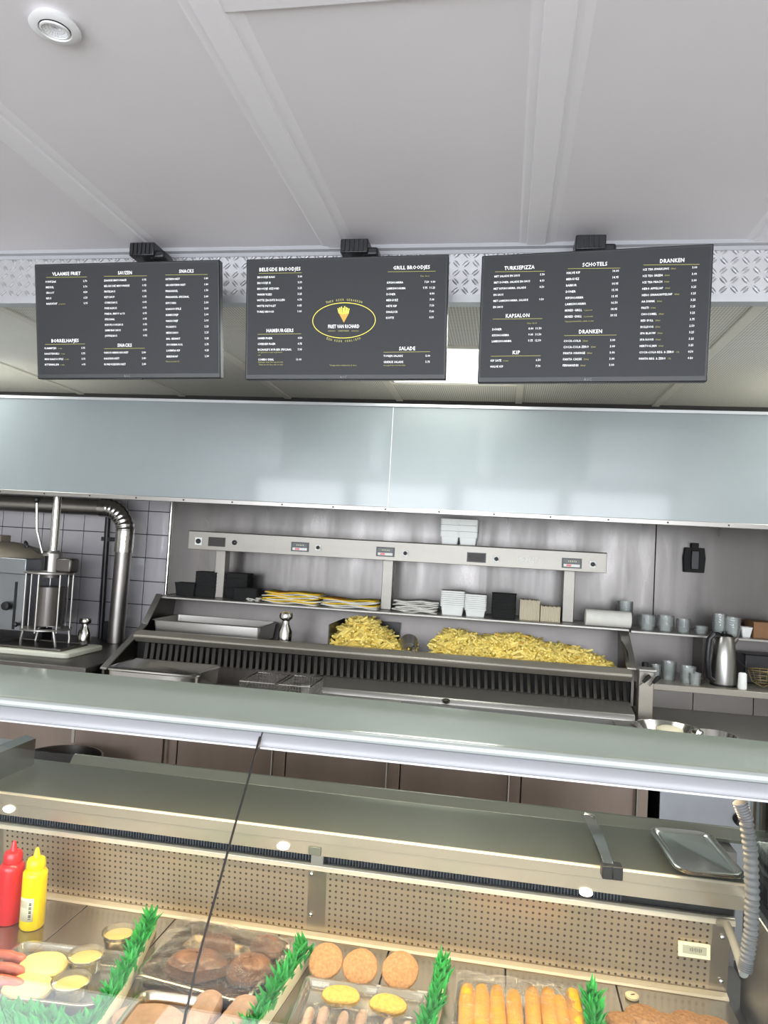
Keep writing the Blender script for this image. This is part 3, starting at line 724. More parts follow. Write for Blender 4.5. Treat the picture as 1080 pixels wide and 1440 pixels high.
def heap(x0, x1, y0, y1, zb, hf, nst, nind, grp, lab, stufflab):
    """mound of fries: joined lower ones plus single fries on the surface"""
    core = MB(); nx_, ny_ = 26, 10; rings = []
    for i in range(nx_+1):
        x = x0+.02+(x1-x0-.04)*i/nx_
        rings.append([Vector((x, y0+.015+(y1-y0-.03)*j/ny_, zb+max(.004, hf((x-x0)/(x1-x0), j/ny_)*min(1, .2+j/ny_*5)-.012))) for j in range(ny_+1)])
    core.loft(rings, closed=False, cap=False)
    def place(k):
        u, v = FR.uniform(.01, .99), FR.uniform(.02, .98)
        x, y = x0+(x1-x0)*u, y0+(y1-y0)*v; z = zb+hf(u, v)*min(1, .2+v*5)
        m = Matrix.Translation((x, y, z+FR.uniform(-.012, .006))) @ Euler((FR.uniform(-.5, .5), FR.uniform(-.6, .6), FR.uniform(0, PI*2))).to_matrix().to_4x4()
        return m
    for k in range(nst):
        me, mb = FM[FR.randrange(12)]; core.add(mb.v, mb.f, place(k))
    o = core.build('fries_heap', 'fry', smooth=False); tag(o, stufflab, 'fries', kind='stuff')
    for k in range(nind):
        me, mb = FM[FR.randrange(12)]; m = place(k); m.translation.z += .007
        f = bpy.data.objects.new('fry', me); COL.objects.link(f); f.matrix_world = m
        tag(f, lab, 'fries', grp)
a = at(466, 905, 3.55); b = at(572, 912, 3.55)
heap(a.x, b.x+.01, 3.53, 3.85, 1.04, lambda u, v: .030+.150*math.exp(-((u-.33)/.33)**2)*(.35+.65*math.sin(min(1, v*1.05+.1)*PI*.62))*(1-.35*u), 500, 110, 'single fries on the left heap', 'pale yellow fry on the smaller left heap of fries', 'small left heap of pale yellow fries in the fry station well')
a = at(604, 918, 3.55); b = at(868, 938, 3.55)
heap(a.x, b.x, 3.53, 3.85, 1.04, lambda u, v: .022+.095*math.sin(min(1, v+.1)*PI*.6)*(1 if u < .55 else 1-.75*(u-.55)/.45)*min(1, .3+u*9)*min(1, .15+(1-u)*7)*(1+.10*math.sin(u*17)), 1300, 190, 'single fries on the long right heap', 'pale yellow fry on the long right heap of fries', 'long right heap of pale yellow fries in the fry station well')
# dark tray around the left heap
tr_ = MB(); a = at(466, 905, 3.55); tr_.bx(a.x-.012, a.x-.006, 3.52, 3.86, 1.02, 1.19); tr_.bx(a.x-.006, a.x+.30, 3.855, 3.86, 1.02, 1.19)
tag(tr_.build('fry_guard', 'black_plastic'), 'dark sheet guard around the left heap of fries', 'guard')
# scoop
p = at(574, 905, 3.52)
sc = thing('fry_scoop', (p.x, 3.53, 1.09), 'round steel fry scoop standing between the two heaps of fries', 'scoop')
mt = Euler((-1.2, -.45, .0)).to_matrix().to_4x4()
MB().lathe([(.046, .07), (.032, 0), (.012, -.002), (.012, .001), (.030, .004), (.044, .07)], c=(p.x, 3.57, 1.095), n=24, mtx=mt, cap=False).build('bowl', 'steel', sc)
MB().tube([(p.x+.02, 3.56, 1.10), (p.x+.03, 3.50, 1.115), (p.x+.035, 3.47, 1.10)], .006, 8).build('handle', 'steel_bright', sc)

# ------------------------------------------------------------------ things on the pass shelf
ZS = 1.2565
def span(pxl, pxr, D, py=840): return at(pxl, py, D).x, at(pxr, py, D).x
def tub(name, pxl, pxr, pyt, pyb, D, m, label, cat, group=None, taper=.012, zb=None, nst=1, d=None, flare=True):
    a, b = span(pxl, pxr, D, (pyt+pyb)/2); zb = ZS if zb is None else zb
    h = (pyb-pyt)/FPX*D*1.0; w_ = b-a; d = d or w_; c = (a+b)/2
    t = thing(name, (c, D+d/2, zb), label, cat, group)
    step = h/(nst+1.2) if nst > 1 else 0
    for k in range(nst):
        zz = zb+k*step; hh = h-step*(nst-1)
        MB().rrect(c, D+d/2, w_, d, .012, [(taper, zz), (.002, zz+hh-.004), (0, zz+hh-.003), (0, zz+hh), (.005, zz+hh), (.007, zz+hh-.004), (taper+.003, zz+.004)]).build('container', m, t)
    return t
tub('black_food_container', 244, 274, 817, 836, 3.80, 'matte_black', 'low open black food container at the left end of the pass shelf', 'container', d=.10)
tub('black_food_container', 273, 304, 801, 838, 3.82, 'matte_black', 'tall stack of black food containers beside the left post', 'container', nst=6, d=.10, taper=.005)
tub('black_food_container', 305, 348, 805, 842, 3.85, 'matte_black', 'wide stack of black food containers right of the left post', 'container', nst=4, d=.10)
tub('black_food_container', 326, 362, 823, 841, 3.76, 'matte_black', 'single black food container in front of the wide black stack', 'container', d=.08)
def bags(name, pxl, pxr, pyt, D, n, label, ms, cat, seedv, th=.006):
    rr = random.Random(seedv); a, b = span(pxl, pxr, D, 845)
    t = thing(name, ((a+b)/2, D+.08, ZS), label, cat)
    for k in range(n):
        z = ZS+.003+k*th; xo = rr.uniform(-.012, .012); rot = rr.uniform(-.10, .10)
        L = (b-a)-.02-rr.uniform(0, .02); W_ = .16; c = Vector(((a+b)/2+xo, D+.09, z)); m = MB(); rings = []
        for i in range(9):
            u = i/8-.5; rings.append([Vector((u*L, v*W_, .004*math.sin(u*9+k)+abs(v)*.003+(.016*max(0, u-.25) if k % 2 else .012*max(0, -u-.2)))) for v in (-.5, -.2, .2, .5)])
        M_ = Matrix.Translation(c) @ Matrix.Rotation(rot, 4, 'Z')
        m.loft([[M_ @ p for p in r] for r in rings], closed=False, cap=False)
        m.build('bag', ms[k % len(ms)], t, solid=th*.75)
        if ms[k % len(ms)] == 'paper_yellow' and k > n-4:
            m2 = MB(); m2.loft([[M_ @ (p+Vector((0, 0, th*.42))) for p in r] for r in rings[(1 if k % 2 else 5):(4 if k % 2 else 8)]], closed=False, cap=False); m2.build('print_band', 'paper_orange', t, solid=.001)
    return t
bags('paper_bag_pile', 343, 366, 833, 3.76, 2, 'small grey white paper bag lying beside the yellow bags', ['napkin'], 'paper bag', 3, .010)
bags('paper_bag_pile', 366, 450, 828, 3.74, 8, 'left pile of yellow, orange and white printed paper bags', ['paper', 'paper_yellow', 'paper', 'paper_yellow'], 'paper bags', 4, .0075)
bags('paper_bag_pile', 448, 533, 840, 3.74, 6, 'right pile of white and yellow printed paper bags', ['paper', 'paper', 'paper_yellow'], 'paper bags', 9, .007)
bags('napkin_pile', 551, 619, 840, 3.74, 8, 'pile of folded patterned napkins left of the white foam trays', ['napkin', 'paper'], 'napkins', 12, .0075)
def traystack(pxl, pxr, pyt, pyb, D, m, label, n=10, zb=None, mid=.66):
    a, b = span(pxl, pxr, D, (pyt+pyb)/2); zb = ZS if zb is None else zb; h = (pyb-pyt)/FPX*D; c = (a+b)/2; w_ = b-a; d = .12
    t = thing('foam_tray_stack', (c, D+d/2, zb), label, 'food trays')
    MB().rrect(c, D+d/2, w_-.006, d-.006, .012, [(.008, zb), (.002, zb+h*(1-mid))]).build('base_tray', m, t)
    for k in range(n):
        z = zb+h*(1-mid)+k*h*mid/n
        MB().rrect(c, D+d/2, w_, d, .012, [(.003, z), (0, z+.001), (0, z+h*mid/n-.0012), (.003, z+h*mid/n-.0006)]).build('tray', m, t)
traystack(619, 653, 832, 866, 3.76, 'foam', 'taller stack of white foam trays on the pass shelf beside the napkins', 8)
traystack(653, 684, 837, 868, 3.76, 'foam', 'shorter stack of white foam trays on the pass shelf', 8, mid=.72)
tub('black_food_container', 691, 726, 836, 870, 3.78, 'matte_black', 'stack of black food containers right of the white foam trays', 'container', nst=7, d=.10, taper=.004)
def fluted(pxl, pxr, pyt, pyb, D, label):
    a, b = span(pxl, pxr, D, (pyt+pyb)/2); h = (pyb-pyt)/FPX*D; n = 14; t = thing('cream_tray_stack', ((a+b)/2, D+.04, ZS), label, 'food trays')
    for k in range(n):
        x0 = a+(b-a)*k/n
        MB().rrect(x0+(b-a)/n/2, D+.045, (b-a)/n*.93, .09, .003, [(.001, ZS), (0, ZS+.01), (0, ZS+h-.004-.003*(k % 2)), (.002, ZS+h-.002*(k % 3))]).build('tray', 'foam_cream', t)
fluted(731, 759, 843, 872, 3.76, 'left row of upright cream cardboard trays by the right post')
fluted(760, 788, 852, 874, 3.76, 'right, lower row of upright cream cardboard trays by the right post')
# paper roll
A = at(826, 869, 3.735); Bp = at(883, 874, 3.735); rr_ = .041
A.z = Bp.z = ZS+rr_; ax = Bp-A
r = thing('paper_roll', (A.x+ax.x/2, 3.735, ZS), 'white paper roll lying at the right end of the pass shelf', 'paper roll')
n = 28; m = MB(); ring = lambda x, rad: [Vector((x, 3.735+math.cos(2*PI*k/n)*rad, ZS+rr_+math.sin(2*PI*k/n)*rad)) for k in range(n)]
m.loft([ring(A.x-.012, rr_*.80), ring(A.x-.010, rr_), ring(Bp.x+.01, rr_), ring(Bp.x+.012, rr_*.97), ring(Bp.x+.012, .020), ring(A.x, .020)]); m.build('sheet_roll', 'paper', r)
m = MB(); m.loft([ring(Bp.x+.0125, .0195), ring(Bp.x+.0125, .016), ring(Bp.x-.06, .016)], cap=False); m.build('core', 'cardboard', r)
traystack(619, 646, 729, 765, 3.80, 'foam', 'left white foam food boxes on top of the control shelf', 3, zb=1.6245, mid=.72)
traystack(645, 672, 729, 765, 3.80, 'foam', 'right white foam food boxes on top of the control shelf', 3, zb=1.6245, mid=.72)

# black wall bracket on the steel sheet
p = at(976, 785, 4.02)
r = thing('wall_holder', (p.x, 4.03, p.z-.06), 'black plastic holder on the steel wall above the kettle', 'wall holder')
MB().loft([[Vector((p.x+sx, y, p.z+z)) for sx, z in ((-.05, -.075), (.05, -.075), (.055, 0), (.048, .055), (-.048, .055), (-.055, 0))] for y in (4.037, 4.005)]).build('plate', 'matte_black', r, bev=.003)
MB().bx(p.x-.018, p.x+.018, 4.0, 4.035, p.z+.05, p.z+.08).build('hook', 'matte_black', r, bev=.003)
MB().bx(p.x-.02, p.x+.02, 3.99, 4.006, p.z-.06, p.z+.04).build('clip', 'black_plastic', r, bev=.004)

# ------------------------------------------------------------------ right unit: shelves, taps, kettle
XQ0, XQ1 = .66, 1.70
ru = thing('side_unit', ((XQ0+XQ1)/2, 3.7, 0), 'steel side unit with two shelves to the right of the fry station', 'kitchen unit')
zu = at(980, 893, 3.72).z; zl = at(980, 966, 3.55).z; zw = .86
B(XB+.03, XQ1, 3.72, 4.03, zu-.012, zu).build('upper_shelf', 'steel', ru, bev=.002)
B(XB+.03, XQ1, 3.55, 3.95, zl-.03, zl).build('lower_shelf', 'steel_rail', ru, bev=.003)
B(XB+.03, XQ1, 3.95, 3.96, zl, zu-.012).build('back_sheet', 'steel_lilac', ru)
dv = at(993, 925, 3.72).x; B(dv-.006, dv+.006, 3.76, 3.95, zl, zu-.012).build('divider', 'steel_cheek', ru)
for k in range(4):
    a = XB+.035+k*(XQ1-XB-.035)/4; B(a+.002, a+(XQ1-XB-.035)/4-.002, 3.60, 3.61, zw+.04, zl-.03).build('lower_tile', 'steel_dark', ru)
MB().prism([(3.60, zw+.05), (3.45, zw+.005), (2.98, zw), (2.98, zw-.04), (3.61, zw-.04)], XB+.03, XQ1).build('worktop', 'steel', ru, bev=.003)
B(XB+.035, XQ1-.005, 3.0, 3.98, .1, zw-.04).build('body', 'steel_cool', ru)
B(XB+.035, XQ1-.005, 2.985, 3.0, .12, zw-.06).build('front_panel', 'steel_cool', ru, bev=.002)
B(XB+.06, XQ1-.03, 3.05, 3.98, 0, .1).build('plinth', 'dark_void', ru)
for (px, py) in ((1041, 1152), (1077, 1154)):
    p = at(px, py, 2.98); MB().lathe([(.026, 0), (.026, .012), (.018, .03), (.010, .032)], c=(p.x, 2.985, p.z), n=20, mtx=Euler((PI/2, 0, 0)).to_matrix().to_4x4()).build('knob', 'black_plastic', ru)
# column with two black handled taps
ca = at(898, 975, 3.42).x; cb = at(919, 975, 3.42).x; ct = at(908, 944, 3.42).z
tc_ = thing('tap_column', ((ca+cb)/2, 3.45, .86), 'square steel column with two black lever handles right of the fry station', 'tap')
B(ca, cb, 3.42, 3.47, zw+.006, ct).build('column', 'steel_rail', tc_, bev=.003)
B(ca-.006, cb+.008, 3.40, 3.475, ct, ct+.012).build('top_plate', 'steel', tc_, bev=.003)
for dx in (0, .042):
    MB().tube([(ca+dx, 3.40, ct-.06), (ca+dx+.015, 3.39, ct-.04)], .004, 8).build('stem', 'steel_bright', tc_)
    MB().tube([(ca+dx+.012, 3.39, ct-.045), (ca+dx+.03, 3.385, ct-.022), (ca+dx+.038, 3.38, ct-.014)], [.007, .011, .009], 10).build('lever', 'black', tc_)
def cups(pxl, pxr, pyt, pyb, D, zb, label, n=6, m='cup_plastic', grp=None):
    a = at(pxl, (pyt+pyb)/2, D); b = at(pxr, (pyt+pyb)/2, D); r = (b.x-a.x)/2; h = (pyb-pyt)/FPX*D; c = (a.x+b.x)/2; yc = D+r
    t = thing('cup_stack', (c, yc, zb), label, 'plastic cups', grp)
    st = h*.6/n if n > 1 else 0; hh = h-st*(n-1)
    for k in range(n):
        z = zb+k*st
        MB().lathe([(r*.80, z), (r*.97, z+hh-.004), (r, z+hh-.003), (r, z+hh), (r*.95, z+hh), (r*.78, z+.003)], c=(c, yc, 0), n=20, cap=False).build('cup', m, t)
    return t
cups(869, 892, 850, 884, 3.86, zu, 'tall stack of clear plastic cups behind the paper roll')
cups(900, 925, 864, 884, 3.76, zu, 'clear cup stack beside the paper roll on the upper shelf')
cups(926, 951, 865, 886, 3.76, zu, 'clear cup stack, second beside the paper roll on the upper shelf')
cups(953, 974, 869, 887, 3.76, zu, 'clear cup stack, third beside the paper roll on the upper shelf')
cups(978, 999, 879, 889, 3.76, zu, 'low pair of clear lids on the upper shelf', 2)
cups(1004, 1025, 864, 892, 3.76, zu, 'left tall stack of clear cups above the kettle', 5)
cups(1020, 1046, 870, 895, 3.74, zu, 'right wide stack of clear cups above the kettle', 5)
tub('white_bowl', 1042, 1060, 883, 896, 3.78, 'foam', 'white bowl beside the cardboard box on the upper shelf', 'bowl', zb=zu, d=.06)
a = at(1060, 886, 3.78); r = thing('cardboard_box', (a.x+.08, 3.85, zu), 'brown cardboard box at the right end of the upper shelf', 'box')
B(a.x, a.x+.17, 3.78, 3.92, zu, zu+.075).build('carton', 'cardboard', r, bev=.001); B(a.x-.004, a.x+.085, 3.775, 3.925, zu+.075, zu+.078).build('flap', 'cardboard', r); B(a.x+.087, a.x+.174, 3.775, 3.925, zu+.075, zu+.078).build('flap', 'cardboard', r)
p = at(907, 943, 3.50); 
bt = thing('spice_bottle', (at(907, 943, 3.62).x, 3.62, zl), 'small clear bottle with a black cap beside the tap column', 'bottle'); bx_ = bt.location.x
MB().lathe([(.018, 0), (.020, .01), (.020, .05), (.013, .062), (.013, .068)], c=(bx_, 3.62, zl), n=18).build('body', 'cup_plastic', bt)
MB().lathe([(.016, .066), (.016, .084), (.012, .086)], c=(bx_, 3.62, zl), n=18).build('cap', 'black', bt)
cups(917, 931, 927, 946, 3.66, zl, 'narrow clear cup stack on the lower shelf beside the bottle', 5)
cups(932, 954, 923, 947, 3.66, zl, 'clear cup stack on the lower shelf, middle', 6)
cups(958, 982, 936, 958, 3.60, zl, 'wide stack of clear dishes on the lower shelf beside the kettle', 4)
cups(970, 989, 946, 962, 3.57, zl, 'low clear dish on the lower shelf at its front edge', 2)
# kettle
a = at(1003, 960, 3.60); b = at(1041, 960, 3.60); kc_ = ((a.x+b.x)/2, 3.66, zl); kr = (b.x-a.x)/2; kh = (966-897)/FPX*3.6
k_ = thing('kettle', kc_, 'brushed steel electric kettle with a black handle on the lower shelf', 'kettle')
MB().lathe([(kr*1.0, .01), (kr*1.02, .03), (kr*.95, kh*.5), (kr*.76, kh*.92), (kr*.6, kh*.97)], c=kc_, n=32).build('body', 'steel_kettle', k_)
MB().lathe([(kr*.98, 0), (kr*1.0, .012)], c=kc_, n=32).build('base', 'black', k_)
MB().lathe([(kr*.70, kh*.95), (kr*.5, kh*.99), (.012, kh*1.0), (.012, kh*1.03)], c=kc_, n=24).build('lid', 'black_plastic', k_)
hx = kc_[0]-kr
MB().tube([(hx+kr*.45, 3.64, zl+kh*.97), (hx+.0, 3.62, zl+kh*.98), (hx-.018, 3.62, zl+kh*.88), (hx-.024, 3.62, zl+kh*.5), (hx-.014, 3.62, zl+kh*.16), (hx+.01, 3.63, zl+kh*.1)], [.013, .014, .014, .013, .012, .010], 10).build('handle', 'black_plastic', k_)
MB().tube([(kc_[0]+kr*.5, 3.66, zl+kh*.8), (kc_[0]+kr*1.0, 3.66, zl+kh*.93)], [.02, .008], 10).build('spout', 'steel_kettle', k_)
# strainer basket and black pan by the kettle
p = at(1068, 948, 3.62); r = thing('wire_strainer', (p.x+.03, 3.66, zl), 'dark wire strainer with a thin handle right of the kettle', 'strainer')
m = MB()
for i in range(7):
    a_ = i/6*PI; m.tube([(p.x+.03-.07*math.cos(a_), 3.66+.05*math.sin(a_), zl+.085), (p.x+.03-.05*math.cos(a_), 3.66+.035*math.sin(a_), zl+.03), (p.x+.03, 3.66, zl+.006)], .0016, 5)
m.tube([(p.x+.03-.07*math.cos(i*PI/12), 3.66+.05*math.sin(i*PI/12), zl+.085) for i in range(25)], .003, 6)
for zz, rr2 in ((.065, .92), (.045, .78), (.03, .66)): m.tube([(p.x+.03-.07*rr2*math.cos(i*PI/12), 3.66+.05*rr2*math.sin(i*PI/12), zl+zz) for i in range(25)], .0013, 5)
m.build('wire_bowl', 'brass_wire', r); MB().tube([(p.x-.04, 3.65, zl+.085), (p.x-.10, 3.64, zl+.135)], .003, 6).build('handle', 'black', r)
p = at(1046, 958, 3.58); r = MB().lathe([(.018, 0), (.02, .005), (.018, .07), (.012, .075)], c=(p.x, 3.60, zl), n=16).build('white_pot', 'foam'); tag(r, 'small white pot tucked between kettle and strainer', 'pot')
B(at(1050, 940, 3.75).x, at(1050, 940, 3.75).x+.3, 3.78, 3.93, zl, zl+.14).build('dark_box', 'black_plastic', None, bev=.006); tag(bpy.data.objects['dark_box'], 'dark plastic box standing behind the wire strainer', 'box')
# pans in the worktop
def pan(px, py, Y, r_, label, egg=False):
    p = at(px, py, Y); r = thing('round_pan', (p.x, Y, zw+.004), label, 'pan')
    MB().lathe([(r_*.8, .002), (r_, .035), (r_*1.05, .037), (r_*1.05, .041), (r_*.98, .041), (r_*.8, .008)], c=(p.x, Y, zw+.004), n=36, cap=True).build('bowl', 'steel_bright', r)
    if egg:
        e = MB().lathe([(r_*.0+.002, .048), (.03, .046), (.045, .036), (.05, .012)], c=(p.x+.01, Y, zw+.004), n=18, sx=1.2); e.build('creamy_food', 'foam_cream', r)
pan(938, 1024, 3.20, .135, 'round steel pan with a pale blob of food on the right worktop', True)
pan(1004, 1034, 3.16, .085, 'empty round steel pan beside the pan with food')
p = at(1066, 1036, 3.05); h_ = MB().tube([(p.x, 3.05, zw+.03), (p.x+.06, 3.03, zw+.035), (p.x+.14, 3.02, zw+.03)], [.012, .016, .014], 10).build('pan_handle', 'black', None); tag(h_, 'black grip lying at the right edge of the right worktop', 'handle')

# ------------------------------------------------------------------ left corner: duct, pipe, press, oven
YD = 3.86
zd = at(80, 711, YD).z; xd = at(169, 850, YD).x; rd = .047
du = thing('exhaust_duct', (xd, YD, .7), 'silver exhaust duct with a ribbed elbow on the tiled wall', 'duct')
MB().tube([(XL, YD, zd), (xd-.13, YD, zd)], rd, 24).build('horizontal_pipe', 'duct', du)
el = MB(); pts = []; rads = []
for k in range(33):
    a_ = PI/2*k/32; pts.append((xd-.13+.13*math.sin(a_), YD, zd-.13+.13*math.cos(a_))); rads.append(rd+.004+(.0035 if (k//2) % 2 else 0))
el.tube(pts, rads, 24); el.build('ribbed_elbow', 'foil', du)
MB().tube([(xd-.16, YD, zd), (xd-.115, YD, zd)], rd+.007, 24).build('foil_tape', 'foil', du)
MB().tube([(xd, YD, zd-.125), (xd-.003, YD, zd-.25)], rd+.006, 24).build('foil_tape', 'foil', du)
MB().tube([(xd-.002, YD, zd-.24), (xd-.012, YD, .957)], rd, 24).build('vertical_pipe', 'duct', du)
MB().tube([(XL+.25, YD, zd), (XL+.33, YD, zd)], rd+.004, 24).build('foil_tape', 'foil', du)
pa = at(153, 690, 3.98); pb = at(140, 935, 3.98)
bp = thing('black_pipe', (pb.x, 3.98, .6), 'thin black vertical gas pipe on the tiles behind the silver duct', 'pipe')
MB().tube([(pa.x, 3.99, 1.9), (pb.x, 3.97, .957)], .016, 12).build('pipe', 'black', bp)
for py in (758, 880): p = at(150, py, 3.98); MB().bx(p.x-.03, p.x+.03, 3.97, 4.04, p.z-.012, p.z+.012).build('clamp', 'black', bp)
p = at(150, 905, 3.92); cb_ = MB().bx(p.x-.02, p.x+.03, 3.90, 3.97, max(p.z-.12,.957), p.z+.13); tag(cb_.build('black_valve_box', 'black_plastic', None, bev=.004), 'narrow black box on the wall left of the vertical duct', 'box')
# left worktop
lw = thing('left_worktop', (-2.45, 3.5, 0), 'dark steel worktop in the left corner under the press', 'worktop')
zlw = .955
B(XL+.02, XA-.045, 3.10, 4.02, zlw-.03, zlw).build('top', 'steel_dark', lw, bev=.003)
B(XL+.03, XA-.05, 3.16, 4.0, .1, zlw-.03).build('cabinet', 'steel_dark', lw)
for k in range(3):
    a = XL+.03+k*.53; d = B(a+.003, a+.525, 3.145, 3.16, .12, zlw-.05).build('door', 'steel_door', lw, bev=.002)
    B(a+.46, a+.475, 3.125, 3.145, .6, .8).build('handle', 'steel_bright', d)
B(XL+.05, XA-.07, 3.2, 4.0, 0, .1).build('plinth', 'dark_void', lw)
# board
Yp = 3.45; ctr = at(65, 885, Yp); px0 = ctr.x
bd = MB().rrect(px0, 3.43, .50, .34, .03, [(.004, zlw+.001), (0, zlw+.006), (0, zlw+.022), (.005, zlw+.026)], rot=.0)
tag(bd.build('cutting_board', 'cutting_board'), 'off white plastic cutting board under the rod cage press', 'cutting board')
zb_ = zlw+.0265
pr = thing('cage_press', (px0, Yp, zb_), 'steel hand press with a round rod cage and tall tube, on the white cutting board', 'press')
zlo = at(63, 884, Yp).z; zhi = at(63, 806, Yp).z; R0 = .125
MB().rrect(px0-.01, 3.42, .40, .25, .01, [(.004, zb_), (0, zb_+.004), (0, zb_+.012), (.01, zb_+.012), (.012, zb_+.006)]).build('drip_tray', 'steel_dark', pr)
MB().lathe([(R0, 0), (R0, .007), (R0*.62, .007), (R0*.62, 0), (R0, 0)], c=(px0, Yp, zlo), n=40, cap=False).build('lower_ring', 'steel', pr)
MB().lathe([(R0*.98, 0), (R0, .003), (R0, .009), (R0*.96, .011)], c=(px0, Yp, zhi), n=40).build('upper_plate', 'steel', pr)
for k in range(7):
    a_ = 2*PI*k/7+.35; MB().tube([(px0+R0*.92*math.cos(a_), Yp+R0*.92*math.sin(a_), zlo-.01), (px0+R0*.92*math.cos(a_), Yp+R0*.92*math.sin(a_), zhi)], .0048, 8).build('rod', 'steel', pr)
for k in range(4):
    a_ = 2*PI*k/4+.9; MB().tube([(px0+R0*.9*math.cos(a_), Yp+R0*.9*math.sin(a_), zlo), (px0+R0*1.02*math.cos(a_), Yp+R0*.9*math.sin(a_), zlo-.05), (px0+R0*1.05*math.cos(a_), Yp+R0*.85*math.sin(a_), zb_+.006)], .007, 8).build('leg', 'steel', pr)
cxp = at(74, 790, Yp).x
MB().lathe([(.050, 0), (.050, .095), (.046, .10), (.034, .102), (.030, .11)], c=(cxp, Yp, zhi+.011), n=32).build('head', 'steel', pr)
MB().bx(cxp+.03, cxp+.125, Yp-.03, Yp+.05, zhi+.011, zhi+.085).build('gear_box', 'steel_dark', pr, bev=.01)
ztop = at(79, 681, Yp).z
MB().tube([(cxp, Yp, zhi+.11), (cxp, Yp, ztop-.012)], .0215, 24).build('tube', 'steel_bright', pr)
MB().tube([(cxp, Yp, ztop-.014), (cxp, Yp, ztop)], .024, 24).build('tube_cap', 'black', pr)
l0 = at(60, 778, Yp-.06); l1 = at(52, 745, Yp-.06); l2 = at(52, 703, Yp-.06)
lv = MB().tube([l0, (l0.x-.012, l0.y, l0.z+.03), l1, l2], .0065, 8).build('lever', 'steel_bright', pr)
MB().lathe([(.004, -.018), (.015, -.010), (.018, 0), (.014, .011), (.004, .016)], c=tuple(l2), n=16).build('lever_ball', 'black', lv)
q3 = at(62, 790, Yp-.065); MB().bx(q3.x-.008, q3.x+.010, Yp-.075, Yp-.05, q3.z-.045, q3.z+.03).build('latch', 'black', pr, bev=.003)
MB().tube([(cxp, Yp, zhi), (cxp, Yp, zhi-.02), (cxp, Yp, zhi-.022)], [.05, .05, .035], 24).build('plunger', 'steel_dark', pr)
MB().lathe([(.07, 0), (.072, .20)], c=(px0, Yp+.01, zlo+.02), n=32).build('cylinder', 'steel_dark', pr)
shp = at(118, 905, 3.62); shp.z = zlw; shaker(shp, at(117, 868, 3.62).z-zlw, .034, 'mirror steel shaker behind the cutting board by the tiled wall')
# oven box at the far left
xo = at(34, 850, 3.42).x; zo1 = at(36, 786, 3.42).z; zo2 = at(36, 808, 3.42).z
ov = thing('grill_oven', (xo-.2, 3.6, zlw), 'brushed steel grill box with black knobs at the far left', 'oven')
B(XL+.25, xo-.012, 3.44, 3.80, zlw+.09, zo2).build('body', 'steel_cool', ov, bev=.003)
B(XL+.25, xo, 3.41, 3.82, zo2, zo1).build('top_box', 'steel_cool', ov, bev=.004)
for dx in (-.05, -.5): B(xo+dx-.03, xo+dx, 3.66, 3.75, zlw, zlw+.09).build('foot', 'black', ov)
sl = at(20, 855, 3.437); B(sl.x-.006, sl.x+.006, 3.436, 3.441, at(20, 885, 3.437).z, at(20, 818, 3.437).z).build('slot', 'dark_void', ov)
for (px, py, r_) in ((9, 852, .024), (22, 878, .014)):
    p = at(px, py, 3.42); MB().lathe([(r_*.5, 0), (r_*.6, .015), (r_, .02), (r_*.9, .035), (r_*.3, .038)], c=(p.x, 3.441, p.z), n=20, mtx=Euler((PI/2, 0, 0)).to_matrix().to_4x4()).build('knob', 'black', ov)
dm = at(10, 775, 3.62); r = thing('domed_lid', (dm.x, 3.62, zo1), 'dull beige domed lid on top of the grill box', 'lid')
MB().lathe([(.22, 0), (.215, .012), (.16, .05), (.07, .075), (.03, .08)], c=(dm.x, 3.62, zo1), n=40).build('dome', 'beige_lid', r)
MB().bx(dm.x-.10, dm.x-.01, 3.57, 3.66, zo1+.075, zo1+.115).build('grip', 'beige_lid', r, bev=.006)
p = at(43, 766, 3.5); r = MB().lathe([(.004, 0), (.017, .003), (.018, .008), (.010, .014)], c=(p.x, 3.47, p.z), n=18, mtx=Euler((1.3, -.6, 0)).to_matrix().to_4x4(), sx=.7, sy=1.3); r.build('paddle_knob', 'black', pr)
m = MB().tube([(p.x, 3.47, p.z), (at(60, 778, 3.47).x, 3.44, at(60, 778, 3.47).z)], .003, 6); m.build('paddle_arm', 'black', pr)
# round tub standing in the aisle (seen below the counter top at left)
p = at(88, 1062, 2.75)
r = thing('round_basket', (p.x, 2.74, 0), 'round grey slatted bin behind the counter at left', 'bin')
MB().lathe([(.12, 0), (.155, p.z-.02), (.163, p.z), (.155, p.z), (.118, .01)], c=(p.x, 2.74, 0), n=40, cap=False).build('wall', 'steel_dark', r)
for k in range(30):
    a_ = 2*PI*k/30; MB().tube([(p.x+.122*math.cos(a_), 2.74+.122*math.sin(a_), .01), (p.x+.160*math.cos(a_), 2.74+.160*math.sin(a_), p.z-.01)], .004, 5).build('slat', 'alu', r)
# ------------------------------------------------------------------ display counter
CX0, CX1 = -1.75, .545
dc = thing('display_counter', ((CX0+CX1)/2, 1.4, 0), 'refrigerated glass fronted display counter with a green grey top running across the room', 'display counter')
def DP(mb, name, m, **k): return mb.build(name, m, dc, **k)
XJ = -.426
DP(MB().loft([[Vector((x_, y_, z_)) for y_, z_ in ((1.318, 1.238), (1.306, 1.243), (1.303, 1.249), (1.309, 1.254), (1.325, 1.256), (yb_, 1.256), (yb_, 1.238))] for x_, yb_ in ((CX0, 1.612), (-.26, 1.592), (CX1+.6, 1.50))]), 'counter_top', 'counter_top')
DP(MB().prism([(1.305, 1.2555), (1.299, 1.252), (1.297, 1.246), (1.302, 1.241), (1.309, 1.241), (1.309, 1.2555)], CX0, CX1+.6), 'front_nosing', 'nosing')
fa = [(1.308, 1.241), (1.300, 1.239), (1.293, 1.232), (1.290, 1.224), (1.290, 1.218), (1.300, 1.218), (1.315, 1.225), (1.315, 1.241)]
